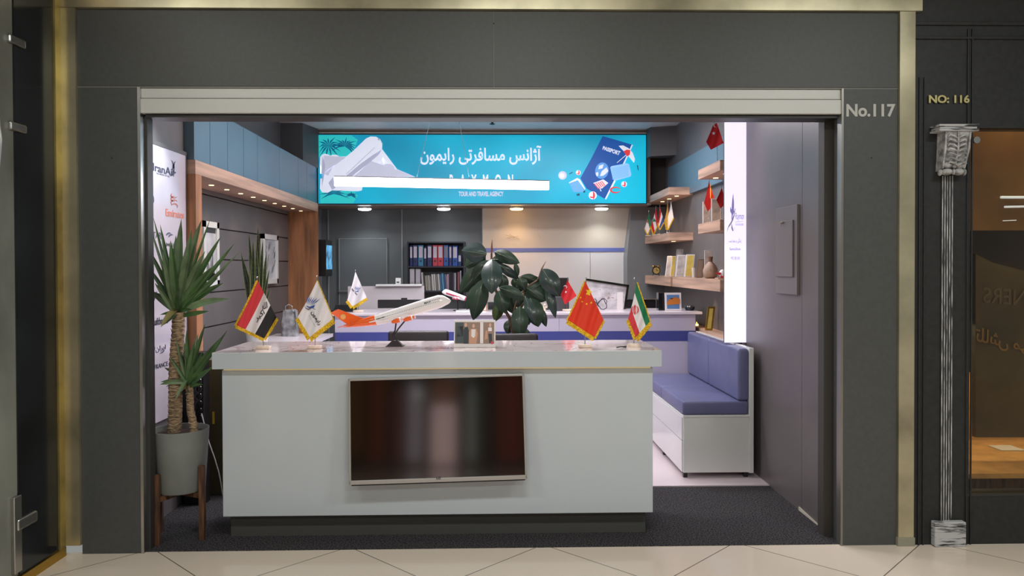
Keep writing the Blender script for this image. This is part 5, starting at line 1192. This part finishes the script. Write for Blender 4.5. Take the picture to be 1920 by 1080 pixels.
c8 = lambda x0, y0, x1, y1: rc(*g8(x0, y0), *g8(x1, y1))
crd('printed_photo', [c8(145, 718, 465, 890)], (150, 120, 104), 1)
crd('printed_dark', [c8(145, 718, 215, 885), c8(160, 750, 210, 835)], (60, 70, 72), 2)
crd('printed_figures', [[g8(215, 890), g8(215, 780), g8(225, 755), g8(248, 755), g8(258, 790), g8(255, 890)], [g8(425, 885), g8(418, 810), g8(446, 810), g8(450, 885)]], (34, 40, 48), 3)
crd('printed_faces', [circ(*g8(232, 740), 2.4, 12, 4), circ(*g8(296, 748), 2.6, 12, 4), circ(*g8(432, 742), 2.4, 12, 4)], (216, 170, 150), 4)
crd('printed_coats', [[g8(262, 890), g8(258, 800), g8(275, 770), g8(318, 770), g8(332, 810), g8(320, 890)], [g8(385, 860), g8(395, 790), g8(410, 780), g8(412, 850)]], (206, 150, 120), 3)
crd('printed_scarf', [[g8(280, 775), g8(312, 775), g8(310, 830), g8(296, 845), g8(278, 830)], c8(350, 718, 376, 888), c8(416, 760, 446, 790)], (236, 228, 226), 4)
crd('printed_badge', [circ(*g8(447, 882), 2.6, 12)], (200, 50, 80), 4)

# pen/glasses by the right flag
bm = NB(); a = at(1155, 651, 4.62); b = at(1180, 650, 4.64); z_ = 1.136
tube(bm, [(a.x, 4.6, z_), (a.x + .03, 4.61, z_ + .004), (a.x + .06, 4.6, z_)], .0035, 6); tube(bm, [(a.x + .03, 4.64, z_), (a.x + .07, 4.66, z_)], .0035, 6)
tag(obj('pen', bm, black, smooth=50), 'thin dark pen lying left of the rightmost counter flag', 'pen')

# ================================================================== PLANTS
def blade(bm, base, tip, w, bend=0.0, n=7, fold=.25, drop=0.0, face=None):
    base = Vector(base); tip = Vector(tip); ax = tip - base; L = ax.length; d = ax.normalized()
    vw = face if face is not None else Vector((0, -1, 0))
    side = d.cross(vw); 
    if side.length < .1: side = Vector((1, 0, 0))
    side.normalize(); nrm = side.cross(d).normalized()
    prev = None
    for i in range(n + 1):
        s = i / n; ww = w * (math.sin(PI * min(1, s * .9 + .12)) ** .7) * (1 if s < .97 else .1)
        c = base + d * (L * s) + Vector((0, 0, bend * L * math.sin(PI * s)))
        row = [bm.verts.new(c - side * ww / 2 + nrm * ww * fold), bm.verts.new(c), bm.verts.new(c + side * ww / 2 + nrm * ww * fold)]
        if prev:
            bm.faces.new((prev[0], prev[1], row[1], row[0])); bm.faces.new((prev[1], prev[2], row[2], row[1]))
        prev = row
YP = 4.62; pcx = at(338, 850, YP).x + .0
yu = thing('potted_yucca', 'tall potted yucca with two trunks on a wooden plant stand', 'potted plant', (pcx, YP, 0))
zr = at(338, 803, YP).z; zbt = at(338, 917, YP).z; R0 = .166
bm = NB(); lathe(bm, (pcx, YP, 0), [(.135, zbt), (.142, zbt + .01), (R0, zr), (R0 - .008, zr), (R0 - .014, zr - .05)], 48); obj('pot', bm, mat('pot_grey', (120, 123, 119), .5, noise=(6, .04)), yu, smooth=35)
bm = NB(); lathe(bm, (pcx, YP, 0), [(.1, zr - .05), (R0 - .013, zr - .045), (R0 - .02, zr - .03), (.05, zr - .022)], 30)
obj('soil', bm, mat('soil', (48, 34, 28), .95, noise=(60, .5), bump=(60, 1)), yu)
for a_ in (-115, -25, 65, 155):
    a = math.radians(a_); x, y = pcx + .172 * math.cos(a), YP + .172 * math.sin(a)
    bm = NB(); box(bm, x - .016, x + .016, y - .012, y + .012, .004, .42 + (.03 if a_ == -25 else 0), bev=.002); obj('stand_leg', bm, woodd, yu)
bm = NB()
for a_ in (-115, -25):
    a = math.radians(a_); d = Vector((math.cos(a), math.sin(a), 0)) * .165; n_ = Vector((-d.y, d.x, 0)).normalized() * .014; c = Vector((pcx, YP, zbt - .032))
    prism(bm, [c - d - n_, c + d - n_, c + d + n_, c - d + n_], (0, 0, .030))
obj('stand_crossbar', bm, woodd, yu)
trunkm = mat('yucca_bark', (128, 106, 82), .85, noise=(30, .3), stretch=(1, 1, 2.5), bump=(60, .6)); scar = mat('bark_scar', (190, 172, 140), .9)
def trunk(p0, p1, r0, r1, n):
    bm = NB(); pts = []; rr = []
    for i in range(n * 2 + 1):
        s = i / (n * 2); pts.append(p0.lerp(p1, s) + Vector((.004 * math.sin(s * 9), 0, 0))); rr.append((r0 + (r1 - r0) * s) * (1.06 if i % 2 == 0 else .95))
    tube(bm, pts, rr, 18); obj('trunk', bm, trunkm, yu, smooth=50)
    bm = NB()
    for i in range(n):
        s = (i + .5) / n; c = p0.lerp(p1, s); r = (r0 + (r1 - r0) * s) * 1.03; a0 = random.uniform(3.2, 4.6); ln = random.uniform(1.0, 2.0)
        tube(bm, [c + Vector((r * math.cos(a0 + ln * k / 8), r * math.sin(a0 + ln * k / 8), .006 * math.sin(PI * k / 8) * (1 if i % 2 else -1))) for k in range(9)], .0022, 5)
    obj('leaf_scar', bm, scar, yu)
t1b = at(326, 808, YP); t1t = at(334, 585, YP); t1b.z = zr - .04
trunk(t1b, t1t, .040, .036, 26)
t2b = at(364, 800, YP - .03); t2b.z = zr - .04; t2t = at(353, 722, YP - .03); trunk(t2b, t2t, .024, .020, 9)
# foliage
ym = [mat('yucca_green', (70, 100, 58), .45, noise=(6, .2)), mat('yucca_green2', (100, 122, 88), .45, noise=(6, .2)), mat('yucca_dry', (150, 140, 90), .7)]
def crown(c, tips, L, nr, w, xmin=-2.11):
    bm = NB()
    for (px, py, dy, ww) in tips:
        t_ = at(px, py, YP + dy); b_ = c + Vector((random.uniform(-.01, .01), random.uniform(-.012, .012), random.uniform(-.01, .03))); t_.x = max(t_.x, xmin)
        k0 = len(bm.faces); blade(bm, b_, t_, ww, bend=random.uniform(-.02, .05)); bm.faces.ensure_lookup_table()
        mi = random.choice((0, 0, 1))
        for f in bm.faces[k0:]: f.material_index = mi
    for k in range(nr):
        th = random.uniform(0, 2 * PI); el = random.uniform(-.35, 1.35); l = L * random.uniform(.55, 1)
        d = Vector((math.cos(th) * math.cos(el), math.sin(th) * math.cos(el) * .8, math.sin(el)))
        t_ = c + d * l
        if t_.x < xmin: t_.x = xmin + random.uniform(0, .02)
        k0 = len(bm.faces); blade(bm, c + Vector((0, 0, random.uniform(-.03, .04))), t_, w * random.uniform(.6, 1), bend=random.uniform(.0, .08)); bm.faces.ensure_lookup_table()
        mi = 2 if el < -.25 and random.random() < .3 else random.choice((0, 0, 1))
        for f in bm.faces[k0:]: f.material_index = mi
    return bm
tips1 = [(340, 410, -.05, .055), (378, 412, -.05, .05), (360, 430, -.08, .05), (276, 462, -.05, .03), (274, 420, .05, .02), (280, 405, .1, .02), (415, 442, -.05, .04), (440, 456, .0, .03), (452, 470, .02, .02), (395, 408, .05, .02), (278, 500, 0, .03), (300, 420, .1, .03),
         (305, 470, -.15, .045), (320, 450, -.2, .05), (385, 470, -.15, .045), (398, 500, -.1, .04), (290, 530, -.1, .03), (278, 545, 0, .02), (410, 520, .0, .03), (355, 470, -.2, .05), (330, 440, .1, .05), (370, 440, .1, .05), (425, 500, .05, .02), (300, 590, -.1, .02), (360, 580, -.1, .02), (318, 560, -.15, .03)]
bm = crown(t1t + Vector((0, 0, -.01)), tips1, .36, 22, .045); obj('foliage', bm, ym, yu, fixn=False)
tips2 = [(350, 618, -.1, .035), (385, 606, -.05, .03), (427, 618, -.05, .028), (420, 628, .0, .025), (330, 636, -.05, .02), (322, 610, .02, .02), (365, 640, -.1, .035), (400, 650, -.1, .03), (318, 668, -.05, .022), (395, 690, -.05, .02), (345, 640, .05, .03), (372, 625, .05, .03)]
bm = crown(t2t, tips2, .26, 22, .03); obj('foliage', bm, ym, yu, fixn=False)
# white wire beside the pot
bm = NB(); tube(bm, [at(x, y, 4.92) for x, y in ((378, 775), (384, 800), (392, 830), (402, 858), (410, 885), (414, 905), (417, 925))] + [Vector((at(417, 925, 4.92).x + .01, 5.02, .012)), Vector((at(417, 925, 4.92).x + .1, 5.2, .012))], .004, 6)
tag(obj('white_cable', bm, whitep, smooth=60), 'white cable hanging between the plant pot and the counter', 'cable')

# snake plant
sp_ = thing('snake_plant', 'tall variegated snake plant behind the leftmost counter flag', 'potted plant', (-1.88, 6.0, 1.0))
spx = at(482, 560, 6.0).x
sp_.location = (spx, 6.0, 1.0)
bm = NB(); lathe(bm, (spx, 6.0, 1.001), [(.07, 0), (.09, .14), (.085, .14), (.08, .12)], 24); obj('pot', bm, mat('pot_white', (210, 206, 200), .4), sp_, smooth=40)
sm_ = [mat('snake_dark', (44, 62, 44), .4, noise=(40, .35), stretch=(.4, .4, 2)), mat('snake_edge', (176, 178, 120), .5)]
bm = NB(); zb_s = 1.12
for (px, py, w) in ((484, 424, .045), (467, 436, .04), (493, 450, .04), (455, 482, .04), (458, 510, .03), (500, 470, .04), (505, 505, .03), (508, 540, .03), (475, 450, .045), (490, 480, .045), (470, 490, .04), (452, 470, .03), (481, 460, .045), (506, 560, .02)):
    t_ = at(px, py, 6.0 + random.uniform(-.05, .05)); b_ = Vector((spx + random.uniform(-.03, .03), 6.0 + random.uniform(-.03, .03), zb_s))
    for (k_, wk, off, mi) in ((0, w, 0, 1), (1, w * .72, -.002, 0)):
        k0 = len(bm.faces); st = random.getstate(); blade(bm, b_ + Vector((0, off, 0)), t_ + Vector((0, off * 3, 0)), wk, bend=.0, fold=.12); random.setstate(st); bm.faces.ensure_lookup_table()
        for f in bm.faces[k0:]: f.material_index = mi
obj('foliage', bm, sm_, sp_, fixn=False)

# rubber plant
YR = 6.1
rb = at(985, 800, YR); rp_ = thing('rubber_plant', 'large rubber plant with broad dark leaves behind the counter', 'potted plant', (rb.x, YR, .012))
bm = NB(); lathe(bm, (rb.x, YR, .012), [(.13, .001), (.17, .35), (.16, .35), (.15, .31)], 32); obj('pot', bm, mat('pot_dark', (90, 86, 84), .5), rp_, smooth=35)
k8 = lambda x, y, d=0: at(860 + x / 5.145, 440 + y / 5.145, YR + d)
bark = mat('rubber_bark', (92, 70, 52), .8, noise=(30, .2)); 
def stem(pts, r):
    bm = NB(); tube(bm, pts, [r * (1 - .5 * i / (len(pts) - 1)) for i in range(len(pts))], 8); obj('stem', bm, bark, rp_, smooth=60)
root = Vector((rb.x, YR, .34))
stem([root, k8(560, 1100), k8(490, 800), k8(400, 650), k8(345, 500), k8(318, 300), k8(316, 180)], .016)
stem([k8(560, 1100), k8(520, 800), k8(560, 640), k8(640, 520), k8(760, 440)], .012)
stem([k8(500, 820), k8(640, 640), k8(620, 480), k8(590, 400)], .009)
lm = [mat('rubber_leaf', (38, 58, 40), .34, coat=.1, noise=(5, .12)), mat('rubber_leaf_blue', (46, 62, 58), .28, coat=.25, noise=(5, .12)), mat('rubber_leaf_olive', (70, 84, 40), .35)]
vein = mat('leaf_vein', (96, 112, 84), .5)
rl = NB(); rv = NB()
def leaf(b, t, w, d0=0, d1=0, mi=0, curl=.10):
    b_ = k8(*b, d0); t_ = k8(*t, d1); w = w / 5.145 / F * YR; ax = t_ - b_; L = ax.length; d = ax.normalized(); side = d.cross(Vector((0, -1, 0))).normalized(); nrm = side.cross(d).normalized()
    if nrm.y > 0: nrm = -nrm
    n = 14; prev = None; cen = []
    for i in range(n + 1):
        s = i / n; ww = w * (math.sin(PI * (s ** .85)) ** .75 if 0 < s < 1 else .03); c = b_ + d * L * s + nrm * (curl * L * math.sin(PI * s)); cen.append(c + nrm * .003)
        row = [rl.verts.new(c + side * ww * f_ + nrm * (-abs(f_) * ww * .35)) for f_ in (-.5, -.25, 0, .25, .5)]
        if prev:
            for k in range(4):
                f = rl.faces.new((prev[k], prev[k + 1], row[k + 1], row[k])); f.material_index = mi
        prev = row
    tube(rv, cen, [.0022 * (1 - .7 * i / n) for i in range(n + 1)], 5)
    
for a in (((270, 190), (28, 150), 200, 0, .05, 1), ((250, 200), (60, 310), 190, .1, .15, 0), ((240, 310), (15, 560), 190, .1, .12, 0), ((300, 250), (110, 480), 150, .05, .1, 0), ((240, 430), (140, 825), 180, -.05, -.05, 0), ((235, 470), (75, 720), 150, .02, 0, 0),
          ((322, 235), (318, 570), 200, -.12, -.22, 1), ((420, 380), (440, 560), 110, .05, .05, 0), ((345, 165), (588, 275), 130, 0, -.05, 0), ((320, 240), (500, 235), 90, .08, .08, 0), ((380, 285), (585, 430), 90, 0, .05, 1), ((545, 275), (575, 400), 55, .05, .05, 0),
          ((390, 510), (640, 600), 110, -.08, -.12, 0), ((385, 540), (450, 760), 150, -.02, -.05, 0), ((470, 560), (520, 760), 140, .05, .05, 0), ((400, 660), (350, 838), 110, .05, .05, 2), ((640, 600), (740, 860), 90, -.12, -.18, 1), ((690, 610), (770, 890), 190, -.05, -.1, 0),
          ((780, 700), (845, 890), 80, 0, -.02, 0), ((590, 690), (590, 1010), 165, -.15, -.2, 0), ((500, 820), (470, 960), 110, .05, .02, 0), ((640, 760), (680, 870), 90, .05, .05, 0), ((600, 900), (700, 995), 70, 0, 0, 0),
          ((808, 330), (965, 590), 190, -.05, -.1, 1), ((850, 480), (935, 805), 95, -.02, -.08, 1), ((800, 470), (640, 560), 110, 0, 0, 0), ((760, 440), (600, 400), 90, .05, .05, 0), ((640, 500), (840, 640), 180, 0, -.03, 0), ((620, 470), (540, 560), 90, .05, .05, 0), ((590, 410), (640, 540), 110, -.04, -.04, 0), ((640, 420), (820, 470), 100, .06, .06, 0),
          ((560, 560), (600, 720), 120, 0, 0, 0), ((690, 560), (860, 560), 110, .06, .06, 0), ((250, 560), (180, 640), 90, .08, .08, 0), ((530, 420), (560, 520), 80, .08, .08, 0)): leaf(*a)
fo = obj('foliage', rl, lm, rp_, smooth=70, fixn=False); obj('leaf_veins', rv, vein, rp_)
bm = NB(); tube(bm, [k8(316, 220), k8(318, 130), k8(322, 45)], [.006, .008, .001], 8); tube(bm, [k8(765, 430), k8(800, 330), k8(842, 255)], [.005, .006, .001], 8); obj('leaf_bud', bm, mat('bud_red', (120, 72, 60), .5), rp_, smooth=60)
